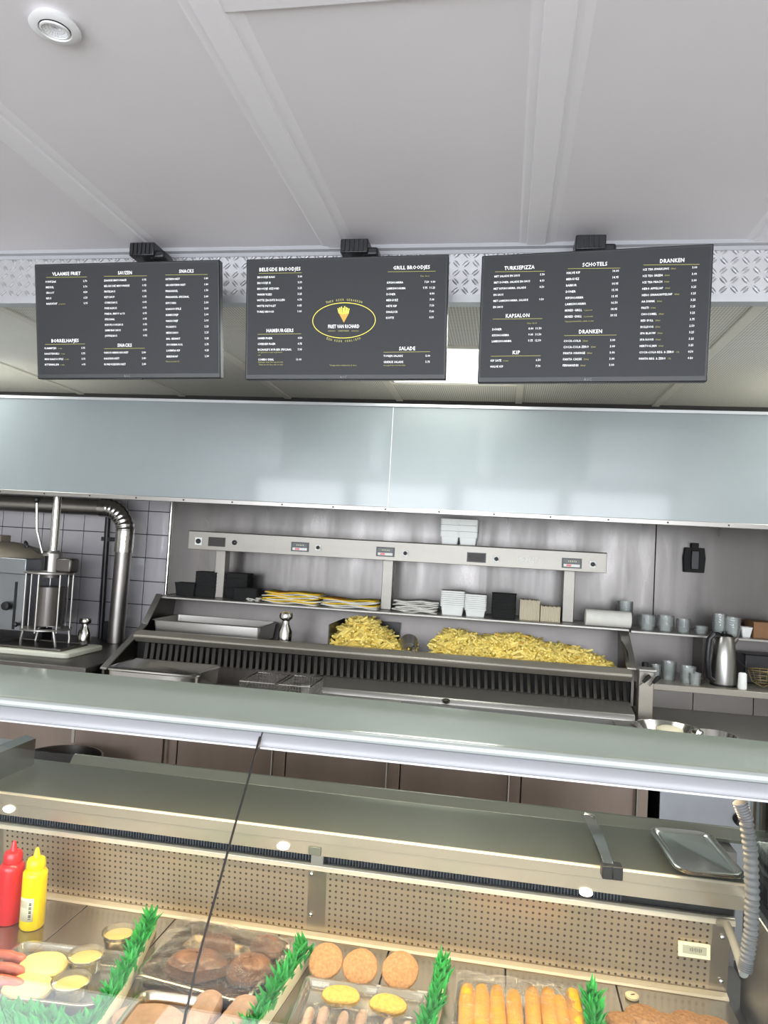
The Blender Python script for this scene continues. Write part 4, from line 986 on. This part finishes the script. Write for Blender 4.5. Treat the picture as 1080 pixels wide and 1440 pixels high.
for (a, b) in ((CX0, XJ-.0015), (XJ+.0015, CX1+.6)): DP(MB().prism(fa, a, b), 'fascia', 'fascia')
for (a, b) in ((CX0, XJ-.002), (XJ+.002, CX1+.6)): DP(MB().prism([(1.286, 1.218), (1.286, 1.2145), (1.306, 1.2145), (1.306, 1.218)], a, b), 'lower_trim', 'alu')
# curved glass panes
def curve(off=0): return [(1.288-off, 1.236), (1.245-off, 1.180), (1.19-off, 1.118), (1.145-off, 1.062), (1.10-off, 1.008), (1.062-off, .960), (1.03-off, .905), (1.005-off, .85), (.985-off, .78), (.975-off, .70), (.97-off, .62)]
cv = curve()
def cstrip(x0, x1, th, pts, lo=0):
    a = [(y, z) for y, z in pts]; b = [(y-th, z-th*.5) for y, z in reversed(pts)]; return MB().prism(a+b, x0, x1)
cg = [(y, z) for y, z in cv if z < 1.21]
DP(cstrip(CX0, XJ-.002, .004, cg), 'glass_pane', 'glass'); DP(cstrip(XJ+.002, CX1-.002, .004, cg), 'glass_pane', 'glass')
DP(cstrip(XJ-.0018, XJ+.0018, .004, [(1.2895, 1.236)]+cg), 'joint_seal', 'seal')
# worktop behind the glass
WZ = .97
DP(B(CX0, .505, 1.560, 1.80, WZ-.012, WZ), 'inner_worktop', 'steel_work')
DP(MB().prism([(1.554, WZ-.003), (1.557, WZ+.0004), (1.561, WZ+.0006), (1.561, WZ-.003)], CX0, .505), 'worktop_edge', 'lip_steel')  # pale strip, puts the highlight along the worktop edge into the colour
DP(MB().prism([(1.795, WZ), (1.815, WZ+.020), (1.822, WZ+.020), (1.822, WZ-.01), (1.80, WZ-.01)], -1.12, CX1+.3), 'rear_upstand', 'steel_work', bev=.001)
DP(B(-1.13, CX1, 1.75, 1.81, .1, WZ-.012), 'rear_cladding', 'steel_dark')
DP(MB().prism([(1.556, WZ-.003), (1.556, WZ-.024), (1.560, WZ-.026), (1.560, WZ-.053), (1.580, WZ-.054), (1.580, WZ-.012), (1.56, WZ-.003)], CX0, .503), 'worktop_front', 'steel_warm')
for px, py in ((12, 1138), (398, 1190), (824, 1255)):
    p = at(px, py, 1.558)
    l = MB().lathe([(.010, 0), (.010, .003), (.0075, .004)], c=(p.x, 1.559, p.z), n=24, mtx=Euler((PI/2, 0, 0)).to_matrix().to_4x4(), sx=1.35, sy=.75).build('led_spot', 'led', dc)  # glowing disc in place of a case lamp's mirror reflection on the steel
DP(B(CX0, .500, 1.612, 1.625, .88, .955), 'air_channel', 'dark_void')
cm = MB()
n_ = 300
for k in range(n_):
    x = CX0+.01+k*(.27-CX0)/n_
    if abs(x+.375) < .018: continue
    cm.bx(x, x+.0030, 1.602, 1.611, .884, .94)
DP(cm, 'air_grille', 'grille_blue', kind='stuff', smooth=False)
DP(B(-.389, -.361, 1.586, 1.598, .882, .93), 'bracket', 'steel')
DP(B(-.389, -.361, 1.556, 1.5595, .918, .936), 'bracket', 'steel_work', bev=.001)
DP(MB().prism([(1.583, .873), (1.583, .884), (1.588, .8875), (1.600, .886), (1.606, .880), (1.606, .873)], CX0, .495), 'air_channel_lip', 'lip_steel', bev=.001)
# perforated rear panels with plain strips
FZ = .722
def pan_(a, b, name, m):
    return DP(MB().prism([(1.594, .874), (1.612, FZ+.004), (1.615, FZ+.004), (1.597, .874)], a, b), name, m)
pan_(CX0, -1.19, 'perforated_panel', 'perforated_steel'); pan_(-1.155, -.396, 'perforated_panel', 'perforated_steel'); pan_(-.354, .455, 'perforated_panel', 'perforated_steel')
pan_(-1.19, -1.155, 'plain_strip', 'steel_warm'); pan_(-.396, -.354, 'plain_strip', 'steel_warm'); pan_(.455, .490, 'plain_strip', 'steel_warm')
for px, py in ((438, 1229), (437, 1286), (1016, 1318), (1014, 1380)):
    p = at(px, py, 1.60); y = 1.594+(.874-p.z)/(.874-FZ)*.018
    p = at(px, py, y-.002); MB().lathe([(.0045, 0), (.004, .002), (.002, .003)], c=tuple(p), n=12, mtx=Euler((PI/2-.1, 0, 0)).to_matrix().to_4x4()).build('screw', 'steel_bright', dc)
# deck plates
xs_ = [CX0, -1.36, -1.14, -.92, -.70, -.452, -.205, .045, .27, .49]
for a, b in zip(xs_, xs_[1:]):
    DP(B(a+.0012, b-.0012, .98, 1.60, FZ-.012, FZ), 'deck_plate', 'display_floor', bev=.001)
DP(MB().prism([(1.590, FZ), (1.594, FZ+.005), (1.610, FZ+.007), (1.614, FZ)], CX0, .49), 'rear_rail', 'lip_steel', bev=.001)
DP(B(CX0, CX1, .95, 1.75, .1, FZ-.012), 'body', 'steel_dark')
DP(B(CX0, CX1, .93, .95, .1, .70), 'front_panel', 'fascia')
DP(B(CX0, CX1, .99, 1.70, 0, .1), 'plinth', 'dark_void')
# end wall of the case: steel cheek below, glass above
DP(MB().prism([(y, z) for y, z in cv if z < .93]+[(1.03, .915), (1.60, .93), (1.60, .62)][::1], .513, .535), 'end_panel', 'steel_cool')
DP(MB().prism([(1.085, .99), (1.288, 1.209), (1.62, 1.209), (1.62, .932), (1.04, .917)], .527, .533), 'end_glass', 'glass_side')
DP(MB().tube([(.512, 1.045, .925), (.512, 1.60, .934)], .003, 6), 'end_trim', 'steel_bright')
# thermometer on the perforated panel
y = 1.60; p = at(975, 1334, y)
th = thing('thermometer', (p.x, 1.595, p.z-.02), 'cream rectangular case thermometer stuck on the perforated panel at right', 'thermometer')
rt = Euler((-.117, 0, 0))
def tbox(dx, dz, w_, h_, d, name, m, off=0):
    M_ = Matrix.Translation((p.x, 1.5945, p.z)) @ rt.to_matrix().to_4x4()
    b_ = MB().box((dx, off, dz), (w_, d, h_)); mm = MB().add(b_.v, b_.f, M_); return mm.build(name, m, th, bev=.0008)
tbox(0, 0, .062, .029, .005, 'casing', 'sticker'); tbox(0, .001, .046, .015, .002, 'scale', 'label_grey', -.003)
for k in range(7): tbox(-.008+k*.0035, .002, .0012, .006+.002*(k % 2), .001, 'mark', 'ink', -.0045)
# hoses at the right end
hp = [at(1040, 1128, 1.30), at(1049, 1150, 1.30), at(1056, 1200, 1.30), at(1058, 1260, 1.30), at(1056, 1310, 1.30), at(1050, 1350, 1.30), at(1047, 1366, 1.30)]
hs = MB(); pts = []; rr2 = []
for i in range(len(hp)-1):
    for k in range(24):
        pts.append(hp[i].lerp(hp[i+1], k/24)); rr2.append(.0118 if k % 4 < 2 else .0098)
hs.tube(pts, rr2, 14); tag(hs.build('corrugated_hose', 'hose_grey'), 'grey corrugated hose hanging inside the right end of the display', 'hose')
hq = [at(1012, 1298, 1.58), at(1022, 1300, 1.52), at(1030, 1320, 1.45), at(1041, 1352, 1.36), at(1046, 1370, 1.33)]
tag(MB().tube(hq, .0075, 12).build('drain_pipe', 'hose_pale'), 'smooth pale pipe running down from the perforated panel to the grey hose', 'pipe')
# sheet metal box on the worktop at far left
a = atz(38, 1062, WZ)
sb = thing('sheet_metal_cover', (-1.45, 1.70, WZ), 'folded steel cover plate standing on the counter worktop at the far left', 'cover')
e0 = at(0, 1088, 1.55); 
px_ = -1.20
MB().prism([(1.40, WZ), (1.40, WZ+.06), (1.755, WZ+.06), (1.755, WZ)], px_-.4, px_-.012).build('cover_top', 'steel_cool', sb, bev=.002)
MB().loft([[Vector((px_+x_, y_, WZ+z_)) for x_, z_ in ((-.012, 0), (.0, 0), (.0, .068), (-.030, .074), (-.030, .068), (-.012, .063))] for y_ in (1.40, 1.76)]).build('flange', 'steel_pale', sb, smooth=False)

# tongs / slicer on the worktop
A = atz(826, 1146, WZ+.03); E = atz(858, 1224, WZ+.02)
tg = thing('serving_tongs', ((A.x+E.x)/2, (A.y+E.y)/2, WZ), 'wide steel tongs with black tips lying across the worktop edge, left of the trays', 'tongs')
d = (E-A).normalized(); s_ = Vector((d.y, -d.x, 0)).normalized(); up = Vector((0, 0, 1))
def blade(o1, o2, z0_, z1_, wv, nm, m):
    rings = []
    for k in range(10):
        t = k/9; c = A.lerp(E, t)+s_*(o1+(o2-o1)*t)+up*(z0_+(z1_-z0_)*t+.012*math.sin(t*PI)*(1 if o1 > 0 else -.2)); w2 = wv*(1-.15*math.cos(t*PI*2))
        rings.append([c-s_*w2-up*.001, c+s_*w2-up*.001, c+s_*w2+up*.001, c-s_*w2+up*.001])
    return MB().loft(rings).build(nm, m, tg, bev=.0004)
blade(.004, .004, .0, .012, .011, 'upper_arm', 'steel_pale'); blade(-.016, -.010, -.018, -.012, .009, 'lower_arm', 'steel_pale')
MB().tube([A-up*.02-s_*.02, A-up*.002-s_*.012, A+up*.002+s_*.008], .006, 8).build('spring', 'steel_bright', tg)
for o in (-.012, .007):
    c = E+s_*o+up*.0; m = MB(); m.box((0, 0, 0), (.020, .026, .026)); m2 = MB().add(m.v, m.f, Matrix.Translation(c) @ Matrix.Rotation(math.atan2(d.y, d.x)+PI/2, 4, 'Z')); m2.build('tip', 'black', tg, bev=.002)

# flat steel trays with rounded corners
def quad_tray(TL, TR, BR, BL, z, h, name, label, m, cat='tray', cr_=.03, gr=None, par=None):
    P = [atz(*q_, z+h) for q_ in (TL, TR, BR, BL)]; c = sum(P, Vector())/4
    ux = ((P[1]-P[0])+(P[2]-P[3]))/2; uy = ((P[0]-P[3])+(P[1]-P[2]))/2; w_, d_ = ux.length, uy.length; rot = math.atan2(ux.y, ux.x)
    r = MB().rrect(c.x, c.y, w_, d_, cr_, [(.016, 0), (.010, .002), (.007, h-.004), (.005, h), (0, h), (0, h-.002), (-.001, h+.0005), (.001, h+.002), (.007, h+.002), (.011, h-.003), (.015, .0035)], rot=rot, z0=z)
    o = r.build(name, m, par); 
    if par is None: tag(o, label, cat, gr)
    return o, c, w_, d_, rot
quad_tray((918, 1163), (1003, 1175), (1050, 1234), (945, 1228), WZ+.001, .010, 'steel_tray', 'lower of the two flat steel trays on the worktop at right', 'steel_pale')
quad_tray((916, 1160), (1001, 1172), (1047, 1231), (948, 1226), WZ+.0145, .008, 'steel_tray', 'upper of the two flat steel trays on the worktop at right', 'steel_pale')

# ------------------------------------------------------------------ food on the deck
Z0 = FZ+.001
def bottle(px, pyb, pyt, m, label, lbl):
    p = atz(px, pyb, Z0); y = p.y+.02; top = at(px, pyt, y).z; h = top-Z0; r = .0255
    t = thing('squeeze_bottle', (p.x, y, Z0), label, 'squeeze bottle')
    MB().lathe([(r*.88, 0), (r, .005), (r, h*.66), (r*.99, h*.70), (r*.80, h*.735), (r*.66, h*.745)], c=(p.x, y, Z0), n=32).build('body', m, t)
    MB().lathe([(r*.76, h*.745), (r*.78, h*.755), (r*.76, h*.84), (r*.66, h*.87), (r*.3, h*.885), (r*.20, h*.96), (r*.13, h), (r*.05, h)], c=(p.x, y, Z0), n=28).build('nozzle_cap', m, t)
    if lbl:
        g = MB(); n = 10
        for k in range(n):
            a0, a1 = -PI/2-.62+1.25*k/n, -PI/2-.62+1.25*(k+1)/n; rr = r+.0005
            g.add([(p.x+rr*math.cos(a), y+rr*math.sin(a), z) for a, z in ((a0, Z0+h*.13), (a1, Z0+h*.13), (a1, Z0+h*.42), (a0, Z0+h*.42))], [(0, 1, 2, 3)])
        lb = g.build('label', 'label_paper', t, solid=.0006)
        g = MB(); rr = r+.0011
        for k in range(14):
            a = -PI/2-.55+k*.052; w2 = .010+.010*((k*7) % 3)/3
            g.add([(p.x+rr*math.cos(b_), y+rr*math.sin(b_), z) for b_, z in ((a-w2/2, Z0+h*.30), (a+w2/2, Z0+h*.30), (a+w2/2, Z0+h*.39), (a-w2/2, Z0+h*.39))], [(0, 1, 2, 3)])
        for k in range(9):
            a = -PI/2+.36; z = Z0+h*.16+k*h*.025; g.add([(p.x+rr*math.cos(b_), y+rr*math.sin(b_), zz) for b_, zz in ((a-.10, z), (a+.10, z), (a+.10, z+h*.010*(1+k % 2)), (a-.10, z+h*.010*(1+k % 2)))], [(0, 1, 2, 3)])
        g.build('barcode', 'ink', lb, smooth=False)
bottle(3, 1302, 1180, 'red_plastic', 'red squeeze bottle at the left edge of the display', False)
bottle(36, 1309, 1190, 'yellow_plastic', 'yellow squeeze bottle with a barcode label beside the red one', True)

def rough_lathe(prof, c, seed, n=28, amp=.03, mtx=None, sx=1, sy=1):
    rr = random.Random(seed); ph = [rr.uniform(0, 6) for _ in range(4)]; rings = []
    for r, z in prof:
        rings.append([Vector((r*sx*(1+amp*math.sin(2*a+ph[0])+amp*.6*math.sin(3*a+ph[1])+amp*.4*math.sin(5*a+ph[2]))*math.cos(a), r*sy*(1+amp*math.sin(2*a+ph[0])+amp*.6*math.sin(3*a+ph[1])+amp*.4*math.sin(5*a+ph[2]))*math.sin(a), z+.0006*math.sin(3*a+ph[3]))) for a in [2*PI*k/n for k in range(n)]])
    M_ = Matrix.Translation(Vector(c)) @ (mtx or Matrix())
    return MB().loft([[M_ @ p for p in r] for r in rings])
PATTY = lambda r, h: [(r*.80, 0), (r*.96, h*.2), (r, h*.5), (r*.96, h*.8), (r*.82, h), (r*.4, h*1.04), (.001, h*1.04)]
def blob_chain(pts, rad, seed, m, name, par=None, n=14, label=None, cat=None, grp=None, amp=.12, flat=1):
    rr = random.Random(seed); P = [Vector(p) for p in pts]; K = 14; rings = []; ph = [rr.uniform(0, 6) for _ in range(6)]
    up = Vector((0, 0, 1))
    for k in range(K+1):
        t = k/K; f = t*(len(P)-1); i = min(int(f), len(P)-2); c = P[i].lerp(P[i+1], f-i); d = (P[i+1]-P[i]).normalized(); a = d.cross(up).normalized(); b = a.cross(d)
        e = math.sqrt(max(0.02, 1-(2*t-1)**6)); q_ = rad*e*(1+amp*math.sin(t*9+ph[0])+amp*.5*math.sin(t*19+ph[1]))
        rings.append([c+a*math.cos(2*PI*j/n)*q_*(1+amp*.8*math.sin(j*1.7+t*7+ph[2]))+b*math.sin(2*PI*j/n)*q_*flat*(1+amp*.8*math.sin(j*2.3+t*5+ph[3])) for j in range(n)])
    o = MB().loft(rings).build(name, m, par)
    if label: tag(o, label, cat, grp)
    return o
# left: clear tray with tubs of sauce and pale patties
def sauce(px, py, r_, label, z=Z0+.004):
    p = atz(px, py, z+.028); t = thing('sauce_tub', (p.x, p.y, z), label, 'sauce tub')
    MB().lathe([(r_*.78, 0), (r_*.98, .026), (r_*1.04, .028), (r_*1.04, .030), (r_*.96, .030), (r_*.76, .002)], c=(p.x, p.y, z), n=32, cap=False).build('cup', 'clear_tub', t)
    MB().lathe([(r_*.76, .001), (r_*.93, .021), (r_*.5, .0225), (.001, .022)], c=(p.x, p.y, z), n=32).build('sauce', 'cream_sauce', t)
    MB().lathe([(r_*1.05, .029), (r_*1.06, .031), (r_*.99, .0325), (r_*.5, .0335), (.001, .0335)], c=(p.x, p.y, z), n=32, cap=False).build('lid', 'film_lid', t)
lt, c_, w_, d_, rot_ = quad_tray((30, 1322), (196, 1340), (128, 1420), (-50, 1395), Z0, .018, 'clear_food_tray', 'clear plastic tray under the sauce tubs at the left of the display', 'clear_tub', 'food tray')
sauce(168, 1311, .034, 'sauce tub with cream dip nearest the left green divider', Z0)
sauce(121, 1343, .034, 'sauce tub with cream dip in the middle of the three'); sauce(100, 1380, .034, 'sauce tub with cream dip nearest the front of the three')
for px, py, s_, lab in ((62, 1352, 9, 'pale round cheese patty behind the front sauce tub'), (40, 1384, 10, 'large pale cheese patty left of the front sauce tub')):
    p = atz(px, py, Z0+.02); tag(rough_lathe(PATTY(.042, .014), (p.x, p.y, Z0+.006), s_, sx=1.15).build('cheese_patty', 'cream_sauce'), lab, 'patty')
for i, (px, py) in enumerate(((14, 1345), (12, 1362), (10, 1380))):
    p = atz(px, py, Z0+.02); blob_chain([(p.x-.07, p.y-.006, Z0+.018), (p.x, p.y, Z0+.020), (p.x+.035, p.y, Z0+.016)], .011, 20+i, 'sausage_red', 'raw_sausage', None, label=['rearmost', 'middle', 'front'][i]+' reddish raw sausage at the left edge of the display', cat='sausage', grp='raw sausages at the left edge', amp=.05)
# green leaf dividers
def divider(pts, label, wl=.017, seed=1, back=True, h=.055, nper=9):
    rr = random.Random(seed); P = [atz(*p_, Z0+h*.6) for p_ in pts]; t = thing('leaf_divider', (P[0].x, P[0].y, Z0), label, 'divider')
    m = MB()
    for a, b in zip(P, P[1:]):
        L = (b-a).length; d = (b-a).normalized(); s = Vector((d.y, -d.x, 0))
        if back: pass
        n = int(L/.0045)
        for k in range(n):
            base = a.lerp(b, k/n); 
            for q_ in range(nper//2):
                c = Vector((base.x, base.y, Z0+.003))+s*rr.uniform(-.006, .006); an = rr.uniform(0, 2*PI); ln = h*rr.uniform(.55, 1.05); lean = rr.uniform(.05, .42)
                o = Vector((math.cos(an)*lean, math.sin(an)*lean, 1)).normalized(); sd = Vector((-math.sin(an), math.cos(an), 0)).lerp(d*rr.choice((-1, 1)), .4).normalized()*rr.uniform(.004, .008)
                c2 = c+o*ln*.62; tip = c+o*ln+Vector((math.cos(an), math.sin(an), -.2))*ln*.15; n2 = o.cross(sd).normalized()*.0012
                m.add([c-sd*.4, c+sd*.4, c2+sd+n2, c2-sd+n2, tip, c2+sd*.2-n2*2.2], [(0, 1, 5), (1, 2, 5), (2, 4, 5), (4, 3, 5), (3, 0, 5)])
    m.build('leaves', 'parsley', t, smooth=False, solid=.0007)
    if back:
        m = MB()
        for a, b in zip(P, P[1:]):
            d = (b-a).normalized(); s = Vector((-d.y, d.x, 0)); a2, b2 = Vector((a.x, a.y, 0))+s*.011, Vector((b.x, b.y, 0))+s*.011
            if s.x < 0: a2, b2 = Vector((a.x, a.y, 0))-s*.011, Vector((b.x, b.y, 0))-s*.011
            m.loft([[q+Vector((0, 0, z))+o_ for z, o_ in ((Z0, s*0), (Z0, s*.002), (Z0+h*.55, s*.002), (Z0+h*.55, s*0))] for q in (a2, b2)])
        m.build('base_strip', 'label_paper', t)
divider([(213, 1287), (186, 1345), (163, 1388), (118, 1450), (90, 1500)], 'green plastic leaf divider between the sauce tubs and the wrapped meat', seed=2)
divider([(430, 1328), (395, 1378), (350, 1440), (315, 1500)], 'green plastic leaf divider between the wrapped meat and the breaded patties', seed=3)
divider([(621, 1350), (612, 1400), (598, 1450), (590, 1500)], 'green plastic leaf divider between the breaded patties and the corn yellow sticks', seed=4)
divider([(831, 1390), (838, 1440), (842, 1500)], 'green plastic leaf divider right of the corn yellow sticks', seed=5)
divider([(-40, 1412), (60, 1428), (118, 1446)], 'green plastic leaf divider along the front of the sauce tubs', seed=6, back=False, h=.045)
# tray with wrapped brown meat
mt1, c1, w1, d1, r1 = quad_tray((262, 1290), (408, 1326), (352, 1412), (196, 1372), Z0, .024, 'steel_tray', 'steel tray holding the cling wrapped brown meat', 'steel_tray_warm')
for px, py, rx, ry, h_, lab, sd in ((277, 1354, .062, .040, .040, 'left, large lump of brown meat under cling film', 31), (352, 1360, .044, .040, .040, 'right round lump of brown meat under cling film', 32), (308, 1322, .038, .022, .030, 'small brown meat piece at the back of the wrapped tray', 33), (376, 1326, .036, .026, .032, 'back right lump of brown meat under cling film', 34)):
    p = atz(px, py, Z0+.025); rq = random.Random(sd); prof_ = [(rx*math.sin(PI*(.18+.82*k/12))**.7*(1+rq.uniform(-.05, .05)) if k < 12 else .001, h_*(1-math.cos(PI*k/12))/2*1.02) for k in range(13)]
    lm = rough_lathe(prof_, (p.x, p.y, Z0+.004), sd, n=36, amp=.07, sy=ry/rx)
    for v_ in lm.v: v_ += Vector((rq.uniform(-1, 1), rq.uniform(-1, 1), rq.uniform(-1, 1)))*.0011
    tag(lm.build('meat_lump', 'meat_brown'), lab, 'meat')
def wrap(quad, z, bump_, label, seed, nu=26, nv=16, hole=None):
    rr = random.Random(seed); P = [atz(*q_, z) for q_ in quad]; ph = [rr.uniform(0, 6) for _ in range(8)]; rings = []
    for j in range(nv+1):
        v = j/nv; row = []
        for i in range(nu+1):
            u = i/nu; p_ = P[3].lerp(P[2], u).lerp(P[0].lerp(P[1], u), v)
            e = min(1, 6*u, 6*(1-u), 6*v, 6*(1-v))
            zz = z+bump_*e*(.55+.45*math.sin(u*PI)*math.sin(v*PI))+.0022*math.sin(u*21+v*9+ph[0])+.0018*math.sin(u*5-v*37+ph[1])+.0012*math.sin(u*47+v*31+ph[2])+rr.uniform(-.0009, .0009)
            row.append(Vector((p_.x, p_.y, zz)))
        rings.append(row)
    o = MB().loft(rings, closed=False, cap=False).build('cling_film', 'film'); tag(o, label, 'cling film'); return o
wrap([(256, 1284), (418, 1322), (360, 1420), (188, 1378)], Z0+.027, .016, 'shiny cling film stretched over the tray of brown meat', 41, 40, 26)
# steel tray with brown slice, grilled meat slabs
mt2, c2, w2_, d2, r2 = quad_tray((205, 1388), (300, 1404), (270, 1480), (140, 1465), Z0, .022, 'steel_tray', 'steel tray at the front holding light brown meat, left of the glass joint', 'steel_tray_warm')
p = atz(215, 1428, Z0+.018); tag(rough_lathe([(.058, 0), (.060, .008), (.056, .013), (.001, .014)], (p.x, p.y-.01, Z0+.005), 51, sx=1.15, sy=.8, amp=.04).build('meat_slice', 'meat_light'), 'flat light brown meat slice in the front steel tray', 'meat')
for px, py, px2, py2, wd, lab, sd in ((300, 1390, 268, 1450, .021, 'left ridged slab of light brown meat beside the green divider', 61), (356, 1396, 305, 1460, .024, 'right ridged slab of light brown meat against the green divider', 62)):
    a = atz(px, py, Z0+.035); b = atz(px2, py2, Z0+.035); a.z = b.z = Z0+.030
    d_v = b-a; c_ = a.lerp(b, .5); L_ = d_v.length; rr = random.Random(sd); rings = []
    ux = d_v.normalized(); sx_ = Vector((ux.y, -ux.x, 0)).normalized()
    for k in range(17):
        t = k/16; e = .62+.38*min(1, 7*t, 7*(1-t))**.5; rg = .0022*abs(math.sin(t*PI*7))+rr.uniform(-.0006, .0006)
        prof_ = [(-1, 0), (-1.03, .3), (-1, .6), (-.85, .85), (-.45, 1.0), (0, 1.03), (.45, .98), (.85, .82), (1, .55), (1.03, .3), (1, 0)]
        rings.append([a+ux*(t*L_)+sx_*(u_*wd*1.15*e)+Vector((0, 0, -.024+v_*(.032*e+rg)+rr.uniform(-.0005, .0005))) for u_, v_ in prof_])
    tag(MB().loft(rings).build('meat_slab', 'meat_light'), lab, 'meat')
# breaded discs leaning in a row
for i, (px, py) in enumerate(((459, 1351), (507, 1359), (563, 1364))):
    p = atz(px, py, Z0+.03)
    tag(rough_lathe(PATTY(.0355 if i < 2 else .037, .013), (p.x, p.y, Z0+.026), 70+i, amp=.015, mtx=Euler((.62, .04*(i-1), 0)).to_matrix().to_4x4(), n=36).build('breaded_patty', 'crumb'), ['left', 'middle', 'right'][i]+' round breaded patty leaning at the back of the middle section', 'patty', 'breaded round patties')
for i, (px, py) in enumerate(((480, 1396), (546, 1409))):
    p = atz(px, py, Z0+.032); tag(rough_lathe(PATTY(.031, .014), (p.x, p.y, Z0+.020), 80+i, amp=.02, sx=1.15, sy=.72, mtx=Euler((.25, 0, .08)).to_matrix().to_4x4()).build('oval_patty', 'crumb_yellow'), ['left', 'right'][i]+' oval yellow crumbed patty in front of the round breaded ones', 'patty', 'oval yellow patties')
wt, cw, ww_, dw, rw = quad_tray((436, 1370), (606, 1398), (592, 1475), (395, 1455), Z0, .014, 'clear_food_tray', 'clear tray with a bright rim in the middle section of the display', 'clear_tub', 'food tray', cr_=.006)
for i, (px, py) in enumerate(((438, 1425), (458, 1424), (486, 1430), (512, 1428), (548, 1440), (575, 1444))):
    a = atz(px, py-12, Z0+.025); b = atz(px-14, py+35, Z0+.025); a.z = b.z = Z0+.018
    blob_chain([a, b], .0095, 90+i, 'sausage', 'pink_sausage', None, 14, ['leftmost', 'second', 'third', 'fourth', 'fifth', 'rightmost'][i]+' pink sausage under film in the middle clear tray', 'sausage', 'pink sausages in the middle tray', .03)
wrap([(446, 1408), (598, 1434), (586, 1476), (408, 1452)], Z0+.028, .006, 'wrinkled cling film over the pink sausages', 43, 34, 14)
# yellow corn sticks
for i, px in enumerate((662, 682, 703, 726, 748, 770, 786, 804)):
    pyt = 1378+i*1.2+(10 if i == 6 else 0)+(6 if i == 3 else 0)
    a = atz(px-(4 if i < 4 else 0), pyt, Z0+.03); b = atz(px+(i-3)*3.2+2, 1475, Z0+.03); a.z = Z0+.022; b.z = Z0+.018
    blob_chain([a, b], .0150 if i not in (5, 7) else .0160, 110+i, 'corn', 'corn_stick', None, 16, ['leftmost', 'second', 'third', 'fourth', 'fifth', 'sixth', 'seventh', 'rightmost'][i]+' yellow crumbed stick from the left in the wrapped yellow row', 'snack stick', 'yellow crumbed sticks', .035)
a = atz(650, 1385, Z0+.02); b = atz(822, 1408, Z0+.02); tag(MB().rrect((a.x+b.x)/2, a.y-.07, b.x-a.x+.02, .22, .02, [(.006, Z0), (0, Z0+.004), (0, Z0+.010), (.002, Z0+.010), (.008, Z0+.003)], rot=.0).build('clear_food_tray', 'clear_tub'), 'clear tray under the yellow crumbed sticks', 'food tray')
wrap([(642, 1362), (812, 1388), (838, 1480), (634, 1470)], Z0+.030, .016, 'cling film over the yellow crumbed sticks', 44, 34, 22)
# breaded croquettes at the right
for i, (px, py, r_) in enumerate(((872, 1432, .024), (905, 1424, .030), (938, 1436, .028), (966, 1432, .028), (1000, 1440, .030))):
    p = atz(px, py, Z0+.02)
    tag(rough_lathe(PATTY(r_*1.05, .026), (p.x, p.y-.012, Z0+.002), 130+i, amp=.03, sx=1.15).build('breaded_croquette', 'crumb_dark'), ['leftmost', 'second', 'third', 'fourth', 'rightmost'][i]+' brown breaded ball at the front right corner of the display', 'croquette', 'breaded croquettes at right')
p = atz(889, 1400, Z0+.004); r = thing('price_disc', (p.x, p.y, Z0), 'small round cream disc lying on the deck behind the breaded balls', 'disc')
MB().lathe([(.0125, 0), (.0135, .001), (.0135, .005), (.012, .006)], c=(p.x, p.y, Z0), n=28).build('disc', 'sticker', r)
MB().box((p.x+.001, p.y, Z0+.0064), (.008, .002, .0012), (0, 0, .4)).build('mark', 'ink', r)
